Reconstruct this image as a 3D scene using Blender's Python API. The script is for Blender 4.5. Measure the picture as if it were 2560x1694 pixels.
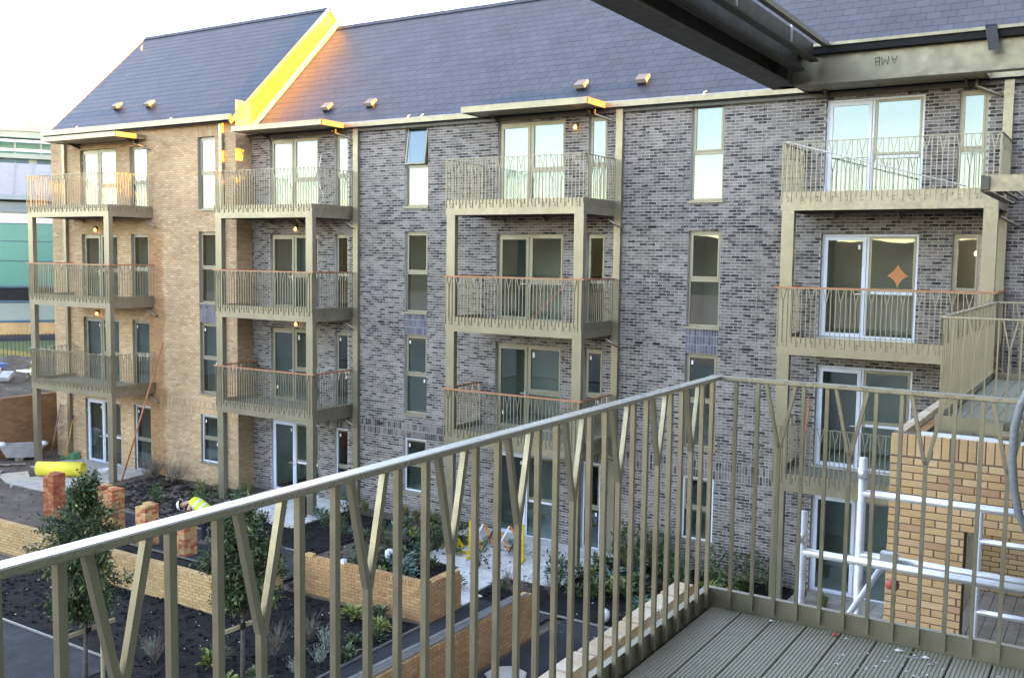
import bpy, bmesh, math, random
from mathutils import Vector, Matrix, noise as mnoise
random.seed(7)
R = math.radians
scene = bpy.context.scene
for o in list(bpy.data.objects):
    bpy.data.objects.remove(o, do_unlink=True)
C = scene.collection

# ------------------------------------------------------------------ camera, sky, sun, exposure
cam_d = bpy.data.cameras.new('camera'); cam = bpy.data.objects.new('camera', cam_d); C.objects.link(cam)
YAW, PITCH, ROLL = R(32.025), R(-4.714), R(0.785)
fwd = Vector((-math.sin(YAW)*math.cos(PITCH), math.cos(YAW)*math.cos(PITCH), math.sin(PITCH)))
rgt = fwd.cross(Vector((0, 0, 1))).normalized(); upv = rgt.cross(fwd)
r2 = math.cos(ROLL)*rgt + math.sin(ROLL)*upv; u2 = r2.cross(fwd)
CAM = Vector((0, 0, 7.9))
m = Matrix((r2, u2, -fwd)).transposed().to_4x4(); m.translation = CAM
cam.matrix_world = m
cam_d.sensor_fit = 'HORIZONTAL'; cam_d.sensor_width = 36.0; cam_d.lens = 2465.2/2560*36.0
cam_d.clip_start = 0.05; cam_d.clip_end = 2000
scene.camera = cam

SUN_EL, SUN_Y = R(6.0), 0.018
sv = Vector((math.sqrt(1-SUN_Y**2)*math.cos(SUN_EL), SUN_Y*math.cos(SUN_EL), math.sin(SUN_EL))).normalized()
world = bpy.data.worlds.new('World'); scene.world = world; world.use_nodes = True
wn = world.node_tree.nodes; wl = world.node_tree.links; wn.clear()
wo = wn.new('ShaderNodeOutputWorld'); wb = wn.new('ShaderNodeBackground'); ws = wn.new('ShaderNodeTexSky')
ws.sky_type = 'NISHITA'; ws.sun_disc = False; ws.sun_elevation = SUN_EL
ws.sun_rotation = math.atan2(sv.x, sv.y); ws.altitude = 50; ws.air_density = 0.8; ws.dust_density = 0.2; ws.ozone_density = 2.2
wb.inputs['Strength'].default_value = 0.15
wl.new(ws.outputs[0], wb.inputs[0]); wl.new(wb.outputs[0], wo.inputs[0])
sun_d = bpy.data.lights.new('sun', 'SUN'); sun = bpy.data.objects.new('sun', sun_d); C.objects.link(sun)
sun_d.energy = 2.1; sun_d.angle = R(0.5); sun_d.color = (1.0, 0.50, 0.07)
sun.rotation_euler = (-sv).to_track_quat('-Z', 'Y').to_euler()
vs = scene.view_settings
vs.view_transform = 'Standard'; vs.look = 'None'; vs.gamma = 1.0; vs.use_curve_mapping = False; vs.exposure = 4.2
vs.use_white_balance = True; vs.white_balance_temperature = 11000; vs.white_balance_tint = 30
scene.cycles.max_bounces = 10; scene.cycles.transparent_max_bounces = 12

# ------------------------------------------------------------------ helpers
def rnd(a, b): return a + (b-a)*random.random()

class MB:
    def __init__(s): s.v = []; s.f = []
    def hexa(s, p):
        n = len(s.v); s.v += [tuple(q) for q in p]
        s.f += [(n, n+3, n+2, n+1), (n+4, n+5, n+6, n+7), (n, n+1, n+5, n+4), (n+1, n+2, n+6, n+5), (n+2, n+3, n+7, n+6), (n+3, n, n+4, n+7)]
        return s
    def box(s, x0, x1, y0, y1, z0, z1):
        return s.hexa([(x0,y0,z0),(x1,y0,z0),(x1,y1,z0),(x0,y1,z0),(x0,y0,z1),(x1,y0,z1),(x1,y1,z1),(x0,y1,z1)])
    def quad(s, a, b, c, d):
        n = len(s.v); s.v += [tuple(a), tuple(b), tuple(c), tuple(d)]; s.f.append((n, n+1, n+2, n+3)); return s
    def tri(s, a, b, c):
        n = len(s.v); s.v += [tuple(a), tuple(b), tuple(c)]; s.f.append((n, n+1, n+2)); return s
    def poly(s, pts):
        n = len(s.v); s.v += [tuple(p) for p in pts]; s.f.append(tuple(range(n, n+len(pts)))); return s
    def bar(s, a, b, w, h, up=(0, 0, 1)):
        a, b = Vector(a), Vector(b); d = (b-a).normalized(); u = Vector(up)
        if abs(d.dot(u)) > .98: u = Vector((0, 1, 0))
        x = d.cross(u).normalized()*w/2; z = x.cross(d).normalized()*h/2
        return s.hexa([a-x-z, a+x-z, b+x-z, b-x-z, a-x+z, a+x+z, b+x+z, b-x+z])
    def tube(s, pts, r, n=8, cap=True):
        pts = [Vector(p) for p in pts]; k0 = len(s.v); rs = r if isinstance(r, (list, tuple)) else [r]*len(pts)
        for i, p in enumerate(pts):
            d = (pts[min(i+1, len(pts)-1)] - pts[max(i-1, 0)]).normalized()
            a = d.orthogonal().normalized() if abs(d.z) > .9 else d.cross(Vector((0, 0, 1))).normalized()
            b = d.cross(a)
            for j in range(n):
                t = 2*math.pi*j/n; s.v.append(tuple(p + (a*math.cos(t)+b*math.sin(t))*rs[i]))
        for i in range(len(pts)-1):
            for j in range(n):
                j2 = (j+1) % n; q = k0+i*n
                s.f.append((q+j, q+j2, q+n+j2, q+n+j))
        if cap:
            s.f.append(tuple(k0+j for j in range(n-1, -1, -1))); e = k0+(len(pts)-1)*n; s.f.append(tuple(e+j for j in range(n)))
        return s
    def lathe(s, prof, c=(0, 0, 0), n=16):
        k0 = len(s.v); c = Vector(c)
        for r, z in prof:
            for j in range(n):
                t = 2*math.pi*j/n; s.v.append((c.x+r*math.cos(t), c.y+r*math.sin(t), c.z+z))
        for i in range(len(prof)-1):
            for j in range(n):
                j2 = (j+1) % n; q = k0+i*n; s.f.append((q+j, q+j2, q+n+j2, q+n+j))
        return s
    def mesh(s, name, mat, smooth=False, off=None):
        me = bpy.data.meshes.new(name)
        v = s.v if off is None else [(p[0]-off[0], p[1]-off[1], p[2]-off[2]) for p in s.v]
        me.from_pydata(v, [], s.f); me.update()
        if mat: me.materials.append(mat)
        if smooth: me.polygons.foreach_set('use_smooth', [True]*len(me.polygons))
        return me
    def build(s, name, mat, parent=None, smooth=False, loc=None):
        return link(name, s.mesh(name, mat, smooth, loc), parent, loc)

def link(name, me, parent=None, loc=None, rz=0, scale=None):
    o = bpy.data.objects.new(name, me); C.objects.link(o)
    if loc is not None: o.location = loc
    if rz: o.rotation_euler = (0, 0, rz)
    if scale: o.scale = scale if isinstance(scale, (tuple, list)) else (scale,)*3
    if parent is not None:
        o.parent = parent
        if parent.type == 'EMPTY' or parent.location.length > 0:
            o.matrix_parent_inverse = Matrix.Translation(-parent.location)
    return o

def tag(o, label=None, cat=None, group=None, kind=None):
    if label: o['label'] = label
    if cat: o['category'] = cat
    if group: o['group'] = group
    if kind: o['kind'] = kind
    return o

def thing(name, loc, label, cat, group=None):
    o = bpy.data.objects.new(name, None); C.objects.link(o); o.location = loc; o.empty_display_size = .2
    return tag(o, label, cat, group)

def pick(lst, n, key):
    return set(sorted(range(len(lst)), key=lambda i: key(lst[i]))[:n])

# ------------------------------------------------------------------ materials
def new_mat(name, base=(.5,.5,.5), rough=.6, metal=0.0, spec=.5):
    mt = bpy.data.materials.new(name); mt.use_nodes = True
    b = mt.node_tree.nodes['Principled BSDF']
    b.inputs['Base Color'].default_value = (*base, 1); b.inputs['Roughness'].default_value = rough
    b.inputs['Metallic'].default_value = metal; b.inputs['Specular IOR Level'].default_value = spec
    return mt, mt.node_tree.nodes, mt.node_tree.links, b

def ramp(n, stops, interp='LINEAR'):
    r = n.new('ShaderNodeValToRGB'); cr = r.color_ramp; cr.interpolation = interp
    while len(cr.elements) < len(stops): cr.elements.new(.5)
    for e, (p, c) in zip(cr.elements, stops): e.position = p; e.color = (*c, 1)
    return r

def noise_node(n, l, scale, detail=4, rough=.6, vec=None, dims=None):
    t = n.new('ShaderNodeTexNoise'); t.inputs['Scale'].default_value = scale; t.inputs['Detail'].default_value = detail; t.inputs['Roughness'].default_value = rough
    if vec is not None: l.new(vec, t.inputs['Vector'])
    return t

def geo_pos(n): return n.new('ShaderNodeNewGeometry').outputs['Position']

def island_random(n, l):
    g = n.new('ShaderNodeNewGeometry'); oi = n.new('ShaderNodeObjectInfo')
    a = n.new('ShaderNodeMath'); a.operation = 'ADD'; l.new(g.outputs['Random Per Island'], a.inputs[0]); l.new(oi.outputs['Random'], a.inputs[1])
    fr = n.new('ShaderNodeMath'); fr.operation = 'FRACT'; l.new(a.outputs[0], fr.inputs[0])
    return fr.outputs[0]

def mixc(n, l, fac, a, b, mode='MIX'):
    x = n.new('ShaderNodeMix'); x.data_type = 'RGBA'; x.blend_type = mode
    for sock, val in ((x.inputs['Factor'], fac), (x.inputs[6], a), (x.inputs[7], b)):
        if hasattr(val, 'is_linked') or hasattr(val, 'links'): l.new(val, sock)
        elif isinstance(val, (tuple, list)): sock.default_value = (*val, 1)
        else: sock.default_value = val
    return x.outputs[2]

def bump(n, l, b, height, strength=.3, dist=.01):
    bp = n.new('ShaderNodeBump'); bp.inputs['Strength'].default_value = strength; bp.inputs['Distance'].default_value = dist
    l.new(height, bp.inputs['Height']); l.new(bp.outputs[0], b.inputs['Normal'])

def stretch(n, l, vec, sx, sy, sz):
    mp = n.new('ShaderNodeMapping'); mp.inputs['Scale'].default_value = (sx, sy, sz); l.new(vec, mp.inputs['Vector']); return mp.outputs[0]

def brick_mat(name, stops, streak=.35, streak_col=(.5,.48,.47), rough=.85, interp='LINEAR', blotch=None, red_band=False):
    mt, n, l, b = new_mat(name, rough=rough, spec=.25)
    r = ramp(n, stops, interp); l.new(island_random(n, l), r.inputs[0])
    p = geo_pos(n); t = noise_node(n, l, 9, 5, .65, stretch(n, l, p, .9, .9, 3.2))
    rr = ramp(n, [(.45, (0,0,0)), (.75, (streak,)*3)]); l.new(t.outputs[0], rr.inputs[0])
    c = mixc(n, l, rr.outputs[0], r.outputs[0], streak_col)
    t2 = noise_node(n, l, .55, 4, .6, p)
    rr2 = ramp(n, [(.3, (.78,.78,.78)), (.7, (1.12,1.12,1.12))]); l.new(t2.outputs[0], rr2.inputs[0])
    c = mixc(n, l, 1.0, c, rr2.outputs[0], 'MULTIPLY')
    if blotch:
        t3 = noise_node(n, l, 2.2, 3, .5, stretch(n, l, p, 1, 1, .5)); rr3 = ramp(n, [(.52, (0,0,0)), (.68, (blotch[0],)*3)]); l.new(t3.outputs[0], rr3.inputs[0])
        c = mixc(n, l, rr3.outputs[0], c, blotch[1])
    if red_band:      # darker, redder upright band below the balcony end, ragged edges
        sx = n.new('ShaderNodeSeparateXYZ'); l.new(p, sx.inputs[0]); tn = noise_node(n, l, 1.6, 4, .6, p)
        ad = n.new('ShaderNodeMath'); ad.operation = 'MULTIPLY_ADD'; l.new(tn.outputs[0], ad.inputs[0]); ad.inputs[1].default_value = .7; l.new(sx.outputs[0], ad.inputs[2])
        mr = ramp(n, [(0, (0,0,0)), (.12, (.85,)*3), (.78, (.85,)*3), (.9, (0,0,0))]); mp = n.new('ShaderNodeMapRange'); mp.inputs[1].default_value = -29.25; mp.inputs[2].default_value = -28.15; l.new(ad.outputs[0], mp.inputs[0]); l.new(mp.outputs[0], mr.inputs[0])
        mz = n.new('ShaderNodeMapRange'); mz.inputs[1].default_value = 9.2; mz.inputs[2].default_value = 8.2; l.new(sx.outputs[2], mz.inputs[0])
        ml = n.new('ShaderNodeMath'); ml.operation = 'MULTIPLY'; l.new(mr.outputs[0], ml.inputs[0]); l.new(mz.outputs[0], ml.inputs[1])
        c = mixc(n, l, ml.outputs[0], c, mixc(n, l, 1.0, c, (.80,.58,.42), 'MULTIPLY'))
    l.new(c, b.inputs['Base Color'])
    t4 = noise_node(n, l, 60, 3, .6, p); bump(n, l, b, t4.outputs[0], .35, .006)
    return mt

def noisy_mat(name, c1, c2, scale=3, rough=.8, metal=0, bstr=.3, bscale=40, bdist=.01, spec=.4, detail=5):
    mt, n, l, b = new_mat(name, rough=rough, metal=metal, spec=spec); p = geo_pos(n)
    t = noise_node(n, l, scale, detail, .62, p); r = ramp(n, [(.3, c1), (.72, c2)]); l.new(t.outputs[0], r.inputs[0]); l.new(r.outputs[0], b.inputs['Base Color'])
    if bstr: t2 = noise_node(n, l, bscale, 4, .6, p); bump(n, l, b, t2.outputs[0], bstr, bdist)
    return mt

M = {}
M['grey_brick'] = brick_mat('grey_brick', [(0, (.032,.028,.029)), (.28, (.050,.043,.043)), (.29, (.105,.086,.080)), (.42, (.16,.134,.122)), (.6, (.21,.18,.165)), (.78, (.275,.245,.226)), (.88, (.20,.165,.148)), (1, (.14,.112,.104))], .65, (.44,.40,.375))
M['grey_mortar'] = noisy_mat('grey_mortar', (.36,.35,.34), (.58,.56,.545), 2.0, .95)
M['buff_brick'] = brick_mat('buff_brick', [(0, (.50,.295,.165)), (.3, (.62,.40,.235)), (.6, (.56,.35,.20)), (.8, (.68,.48,.31)), (1, (.46,.26,.145))], .4, (.72,.55,.40), red_band=True)
M['buff_mortar'] = noisy_mat('buff_mortar', (.26,.21,.155), (.36,.30,.23), 2.0, .95)
M['loggia_brick'] = brick_mat('loggia_brick', [(0, (.50,.295,.145)), (.3, (.61,.385,.205)), (.55, (.57,.34,.18)), (.75, (.65,.43,.25)), (.9, (.48,.25,.15)), (1, (.57,.355,.19))], .35, (.40,.23,.12))
M['loggia_mortar'] = noisy_mat('loggia_mortar', (.13,.09,.06), (.20,.15,.105), 3.0, .95)
M['orange_brick'] = brick_mat('orange_brick', [(0, (.47,.235,.105)), (.35, (.56,.30,.14)), (.6, (.52,.265,.12)), (.85, (.62,.36,.17)), (1, (.44,.20,.10))], .3, (.66,.42,.23))
M['orange_mortar'] = noisy_mat('orange_mortar', (.17,.11,.075), (.26,.18,.13), 3.0, .95)
M['buffwall_brick'] = brick_mat('buffwall_brick', [(0, (.52,.30,.135)), (.4, (.62,.375,.18)), (.7, (.58,.345,.16)), (1, (.66,.43,.225))], .3, (.70,.48,.27))
M['brown_brick'] = brick_mat('brown_brick', [(0, (.28,.12,.055)), (.4, (.36,.16,.075)), (.7, (.31,.135,.065)), (1, (.42,.20,.10))], .2, (.40,.21,.12))
M['stack_brick'] = brick_mat('stack_brick', [(0, (.46,.10,.05)), (.25, (.54,.16,.075)), (.3, (.60,.30,.13)), (.6, (.66,.38,.17)), (.8, (.58,.24,.11)), (1, (.68,.42,.20))], .3, (.66,.40,.24))
M['red_stack_brick'] = brick_mat('red_stack_brick', [(0, (.36,.075,.04)), (.5, (.46,.12,.06)), (.8, (.52,.19,.09)), (1, (.58,.27,.13))], .25, (.55,.28,.18))
M['blue_brick'] = brick_mat('blue_brick', [(0, (.075,.075,.105)), (.5, (.12,.12,.155)), (1, (.19,.185,.22))], .4, (.30,.30,.34), rough=.6)

def olive_mat(name, col, rough=.42, metal=0.0):
    mt, n, l, b = new_mat(name, col, rough, metal, .5); p = geo_pos(n)
    t = noise_node(n, l, 1.7, 5, .65, p); d = tuple(c*.86 for c in col); e = tuple(min(1, c*1.08) for c in col)
    r = ramp(n, [(.3, d), (.7, e)]); l.new(t.outputs[0], r.inputs[0]); l.new(r.outputs[0], b.inputs['Base Color'])
    t2 = noise_node(n, l, 14, 4, .6, p); rr = ramp(n, [(.3, (rough-.08,)*3), (.7, (rough+.12,)*3)]); l.new(t2.outputs[0], rr.inputs[0]); l.new(rr.outputs[0], b.inputs['Roughness'])
    t3 = noise_node(n, l, 90, 2, .5, p); bump(n, l, b, t3.outputs[0], .06, .003)
    return mt
M['olive'] = olive_mat('olive_metal', (.30,.264,.195), .36, .6)
M['olive_sheen'] = olive_mat('olive_sheen', (.35,.31,.235), .28, .55)
M['olive_sheen'].node_tree.nodes['Principled BSDF'].inputs['Coat Weight'].default_value = .8
M['olive_sheen'].node_tree.nodes['Principled BSDF'].inputs['Coat Roughness'].default_value = .25
M['olive_deck'] = olive_mat('olive_deck', (.285,.262,.195), .6)
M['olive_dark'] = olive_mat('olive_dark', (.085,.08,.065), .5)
M['frame_olive'] = olive_mat('window_olive', (.285,.258,.195), .35, .3)
M['orange_rail'] = noisy_mat('orange_rail', (.46,.15,.075), (.56,.21,.11), 3, .5, 0, .05)
def film_mat():
    mt, n, l, b = new_mat('protective_film', rough=.3); p = geo_pos(n)
    t = noise_node(n, l, 26, 2, .5, p); r = ramp(n, [(.0, (.62,.70,.83)), (.62, (.70,.77,.88)), (.68, (.34,.45,.66)), (1, (.5,.6,.76))]); l.new(t.outputs[0], r.inputs[0]); l.new(r.outputs[0], b.inputs['Base Color']); return mt
M['film'] = film_mat()
def glass_mat(name, f0, tint, dirt=0):
    mt = bpy.data.materials.new(name); mt.use_nodes = True; n = mt.node_tree.nodes; l = mt.node_tree.links; n.clear()
    out = n.new('ShaderNodeOutputMaterial'); tr = n.new('ShaderNodeBsdfTransparent'); gl = n.new('ShaderNodeBsdfGlossy'); mx = n.new('ShaderNodeMixShader')
    tr.inputs[0].default_value = (*tint, 1); gl.inputs['Roughness'].default_value = .012; gl.inputs[0].default_value = (.74,.92,1.0,1)
    lw = n.new('ShaderNodeLayerWeight'); lw.inputs['Blend'].default_value = .5
    pw = n.new('ShaderNodeMath'); pw.operation = 'POWER'; l.new(lw.outputs['Facing'], pw.inputs[0]); pw.inputs[1].default_value = 5
    ma = n.new('ShaderNodeMath'); ma.operation = 'MULTIPLY_ADD'; l.new(pw.outputs[0], ma.inputs[0]); ma.inputs[1].default_value = 1-f0; ma.inputs[2].default_value = f0
    l.new(ma.outputs[0], mx.inputs[0]); l.new(tr.outputs[0], mx.inputs[1]); l.new(gl.outputs[0], mx.inputs[2]); l.new(mx.outputs[0], out.inputs[0])
    t = noise_node(n, l, .9, 2, .5, geo_pos(n)); bp = n.new('ShaderNodeBump'); bp.inputs['Strength'].default_value = .06; bp.inputs['Distance'].default_value = .02
    l.new(t.outputs[0], bp.inputs['Height']); l.new(bp.outputs[0], gl.inputs['Normal'])
    return mt
M['glass'] = glass_mat('window_glass', .10, (.90,.96,.93))
M['plaster'] = noisy_mat('plaster', (.50,.54,.53), (.58,.62,.61), 1.2, .9, bstr=.05)
M['screed'] = noisy_mat('screed', (.22,.22,.21), (.30,.30,.28), 1.5, .9)
M['white'] = noisy_mat('white_plastic', (.72,.73,.74), (.80,.80,.80), 4, .4, bstr=.03)
def slate_mat(name, base, hi):
    mt, n, l, b = new_mat(name, rough=.5, spec=.5); p = geo_pos(n)
    r = ramp(n, [(0, base), (.5, tuple((x+y)/2 for x, y in zip(base, hi))), (1, hi)]); l.new(island_random(n, l), r.inputs[0])
    t = noise_node(n, l, 1.1, 5, .6, p); rr = ramp(n, [(.3, (.86,)*3), (.7, (1.12,)*3)]); l.new(t.outputs[0], rr.inputs[0])
    l.new(mixc(n, l, 1.0, r.outputs[0], rr.outputs[0], 'MULTIPLY'), b.inputs['Base Color'])
    t2 = noise_node(n, l, 25, 3, .5, p); bump(n, l, b, t2.outputs[0], .10, .004)
    return mt
M['slate'] = slate_mat('roof_slate', (.040,.056,.079), (.049,.067,.092))
M['slate_blue'] = slate_mat('roof_slate_blue', (.032,.043,.066), (.040,.052,.077))
M['vent'] = noisy_mat('vent_hood', (.16,.15,.14), (.24,.22,.20), 5, .5, bstr=0)
M['underlay'] = noisy_mat('roof_underlay', (.035,.035,.045), (.05,.05,.06), 2, .8)
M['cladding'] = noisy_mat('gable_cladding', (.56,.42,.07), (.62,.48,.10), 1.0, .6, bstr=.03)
M['trim'] = noisy_mat('gable_flashing', (.42,.36,.26), (.50,.43,.32), 2, .55, bstr=.03)
M['dark'] = noisy_mat('dark_void', (.012,.012,.013), (.02,.02,.02), 2, .8, bstr=0)
M['steel'] = noisy_mat('galvanised_tube', (.55,.56,.58), (.75,.76,.78), 12, .38, .55, .05)
M['alu'] = noisy_mat('aluminium_profile', (.50,.51,.50), (.66,.66,.64), 8, .35, .7, .04)
def soil_mat(name, c1, c2, c3):
    mt, n, l, b = new_mat(name, rough=.95, spec=.2); p = geo_pos(n)
    t = noise_node(n, l, 1.3, 8, .72, p); r = ramp(n, [(.28, c1), (.55, c2), (.8, c3)]); l.new(t.outputs[0], r.inputs[0]); l.new(r.outputs[0], b.inputs['Base Color'])
    t2 = noise_node(n, l, 9, 8, .75, p); bump(n, l, b, t2.outputs[0], .9, .08); return mt
M['soil'] = soil_mat('dark_soil', (.011,.010,.010), (.022,.020,.020), (.040,.035,.033))
M['mud'] = soil_mat('brown_mud', (.10,.074,.060), (.18,.138,.114), (.30,.24,.20))
M['asphalt'] = soil_mat('asphalt', (.036,.038,.044), (.052,.054,.060), (.075,.077,.082))
M['track'] = soil_mat('compacted_track', (.040,.039,.041), (.070,.068,.072), (.12,.117,.117))
M['paving'] = noisy_mat('paving_slab', (.36,.32,.285), (.56,.51,.46), 2.2, .85, bstr=.2)
M['paving_pale'] = noisy_mat('paving_slab_pale', (.50,.48,.46), (.72,.70,.68), 2.6, .8, bstr=.2)
M['ply'] = noisy_mat('plywood', (.50,.40,.30), (.62,.52,.41), 2.5, .8, bstr=.1)
M['timber'] = noisy_mat('stake_timber', (.52,.41,.25), (.66,.54,.36), 6, .8, bstr=.15)
M['old_timber'] = noisy_mat('weathered_timber', (.20,.16,.13), (.36,.30,.25), 4, .9)
M['bark'] = noisy_mat('bark', (.10,.085,.07), (.19,.165,.14), 15, .9)
M['black_plastic'] = noisy_mat('black_plastic', (.014,.014,.016), (.03,.03,.032), 5, .45, bstr=.1)
M['yellow'] = noisy_mat('yellow_foam', (.80,.66,.06), (.86,.74,.10), 3, .5, bstr=.05)
M['yellow_plastic'] = noisy_mat('yellow_plastic', (.75,.46,.01), (.80,.54,.02), 3, .4, bstr=.03)
M['orange_plastic'] = noisy_mat('orange_plastic', (.75,.20,.03), (.82,.27,.05), 3, .4, bstr=.03)
M['green_plastic'] = noisy_mat('green_plastic', (.04,.20,.10), (.06,.27,.14), 3, .5, bstr=.05)
M['teal'] = noisy_mat('teal_panel', (.04,.25,.20), (.05,.29,.23), .3, .3, bstr=0)
M['teal_frame'] = noisy_mat('teal_frame', (.03,.10,.14), (.05,.14,.19), 1, .5, bstr=0)
M['cream'] = noisy_mat('cream_render', (.27,.32,.28), (.34,.38,.33), .4, .7, bstr=0)
M['metal_roof'] = noisy_mat('metal_roof', (.32,.29,.28), (.40,.36,.35), .5, .5, .2, 0)
M['grey_blue'] = noisy_mat('grey_blue_metal', (.20,.27,.30), (.27,.34,.37), .6, .5, bstr=0)
M['fence'] = noisy_mat('fence_black', (.010,.010,.010), (.018,.018,.018), 3, .5, bstr=0)
M['hill'] = noisy_mat('hill_woodland', (.005,.009,.007), (.026,.034,.026), .22, .95, bstr=0)
M['grass'] = noisy_mat('grass_verge', (.07,.10,.03), (.13,.16,.06), 1, .95)
M['sheet'] = noisy_mat('plastic_sheet', (.26,.26,.26), (.42,.41,.41), 3, .35, bstr=.3)
M['rubble'] = soil_mat('rubble', (.06,.048,.038), (.12,.10,.08), (.26,.235,.21))
M['blue_plastic'] = noisy_mat('blue_plastic', (.03,.09,.22), (.04,.12,.28), 2, .5, bstr=0)
M['mortar_lump'] = noisy_mat('mortar_bits', (.60,.58,.55), (.75,.73,.70), 9, .9)
M['red_bit'] = noisy_mat('red_plastic', (.5,.06,.05), (.6,.09,.07), 9, .5, bstr=0)
M['tape'] = noisy_mat('black_tape', (.012,.013,.02), (.03,.032,.045), 30, .3, bstr=.2)
M['cable'] = noisy_mat('grey_conduit', (.17,.18,.20), (.26,.27,.29), 60, .6, bstr=.4, bscale=150)
M['brown_plastic'] = noisy_mat('brown_plastic', (.14,.10,.055), (.20,.15,.09), 5, .4, bstr=0)
M['copper_sheet'] = noisy_mat('orange_paper', (.62,.22,.09), (.70,.27,.12), 3, .7, bstr=0)
def emit_mat(name, col, st):
    mt = bpy.data.materials.new(name); mt.use_nodes = True; n = mt.node_tree.nodes; l = mt.node_tree.links; n.clear()
    o = n.new('ShaderNodeOutputMaterial'); e = n.new('ShaderNodeEmission'); e.inputs[0].default_value = (*col, 1); e.inputs[1].default_value = st; l.new(e.outputs[0], o.inputs[0]); return mt
M['lamp'] = emit_mat('lamp_glow', (1, .62, .2), .42)
M['bulb'] = emit_mat('room_bulb', (1, .86, .62), 1.6)
def leaf_mat(name, stops, rough=.45):
    mt, n, l, b = new_mat(name, rough=rough, spec=.4); r = ramp(n, stops); l.new(island_random(n, l), r.inputs[0]); l.new(r.outputs[0], b.inputs['Base Color'])
    b.inputs['Transmission Weight'].default_value = 0
    return mt
M['leaf_tree'] = leaf_mat('leaf_tree', [(0, (.030,.060,.028)), (.5, (.058,.105,.044)), (.82, (.10,.16,.066)), (.92, (.24,.16,.07)), (1, (.20,.30,.08))])
M['leaf_dark'] = leaf_mat('leaf_dark', [(0, (.028,.052,.022)), (.6, (.056,.098,.038)), (1, (.11,.15,.05))])
M['leaf_lime'] = leaf_mat('leaf_lime', [(0, (.10,.15,.03)), (.6, (.19,.24,.06)), (1, (.30,.30,.08))])
M['leaf_blue'] = leaf_mat('leaf_blue', [(0, (.05,.11,.085)), (.6, (.09,.18,.14)), (1, (.15,.25,.20))])
M['leaf_purple'] = leaf_mat('leaf_purple', [(0, (.03,.02,.022)), (.6, (.06,.04,.04)), (1, (.09,.07,.05))])
M['leaf_silver'] = leaf_mat('leaf_silver', [(0, (.20,.25,.20)), (.6, (.30,.36,.30)), (1, (.40,.45,.40))], .7)
M['grass_blade'] = leaf_mat('grass_blade', [(0, (.08,.09,.03)), (.5, (.16,.17,.06)), (1, (.30,.27,.12))], .6)
M['dry_twig'] = leaf_mat('dry_twig', [(0, (.14,.11,.09)), (1, (.28,.23,.19))], .9)
M['skin'] = new_mat('skin', (.52,.30,.21), .55)[0]
M['maroon'] = noisy_mat('maroon_wool', (.13,.02,.03), (.19,.035,.045), 9, .9)
M['hivis'] = noisy_mat('hivis_fabric', (.62,.78,.04), (.70,.85,.08), 6, .6, bstr=.1)
M['reflective'] = noisy_mat('reflective_band', (.62,.64,.62), (.74,.75,.73), 6, .3, bstr=0)
M['navy'] = noisy_mat('navy_cloth', (.015,.02,.04), (.03,.035,.06), 9, .9)
M['helmet'] = new_mat('helmet_white', (.80,.80,.79), .3)[0]
M['hair'] = new_mat('hair_dark', (.03,.02,.015), .7)[0]

# ------------------------------------------------------------------ brickwork
BL, BH, J = .215, .065, .010
_brick_cache = {}
def brick_mesh(mat, dims=(BL, .06, BH)):
    k = (mat.name, dims)
    if k not in _brick_cache:
        a, d, h = dims; mb = MB(); c = .004          # chamfered face, back left open
        f0 = [(-a/2+c, 0, -h/2+c), (a/2-c, 0, -h/2+c), (a/2-c, 0, h/2-c), (-a/2+c, 0, h/2-c)]
        f1 = [(-a/2, c, -h/2), (a/2, c, -h/2), (a/2, c, h/2), (-a/2, c, h/2)]
        f2 = [(-a/2, d, -h/2), (a/2, d, -h/2), (a/2, d, h/2), (-a/2, d, h/2)]
        mb.v = f0+f1+f2; mb.f = [(0, 1, 2, 3)]
        for q in (0, 4):
            for i in range(4):
                i2 = (i+1) % 4; mb.f.append((q+i, q+4+i, q+4+i2, q+i2))
        mb.f.append((8, 11, 10, 9))
        _brick_cache[k] = mb.mesh('brick', mat)
    return _brick_cache[k]

def bond(u0, u1, v0, v1, openings=(), bl=BL, bh=BH, j=J, stack=False, half=True):
    out = []; pu, pv = bl+j, bh+j; row = 0; v = v0
    while v+bh <= v1+.002:
        spans = [(u0, u1)]
        for (a, b, c, d) in openings:
            if c < v+bh-.004 and d > v+.004:
                ns = []
                for (s, e) in spans:
                    if b <= s or a >= e: ns.append((s, e))
                    else:
                        if a > s: ns.append((s, a))
                        if b < e: ns.append((b, e))
                spans = ns
        ph = 0 if (stack or row % 2 == 0) else pu/2
        for (s, e) in spans:
            k = math.floor((s-u0-ph)/pu)
            u = u0+ph+k*pu
            while u < e:
                a, b = max(u, s+(0 if s == u0 else .002)), min(u+bl, e)
                if b-a > .035: out.append((a, b, v, v+bh))
                u += pu
        v += pv; row += 1
    return out

class Face:
    """vertical plane: origin O, direction U (unit, horizontal); outward W = U x Z rotated so that looking from outside U runs right"""
    def __init__(s, O, U):
        s.O = Vector(O); s.U = Vector(U).normalized(); s.W = Vector((s.U.y, -s.U.x, 0))
    def p(s, u, v, w=0): return s.O + s.U*u + Vector((0, 0, v)) + s.W*w
    @property
    def rz(s): return math.atan2(s.U.y, s.U.x)

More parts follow.
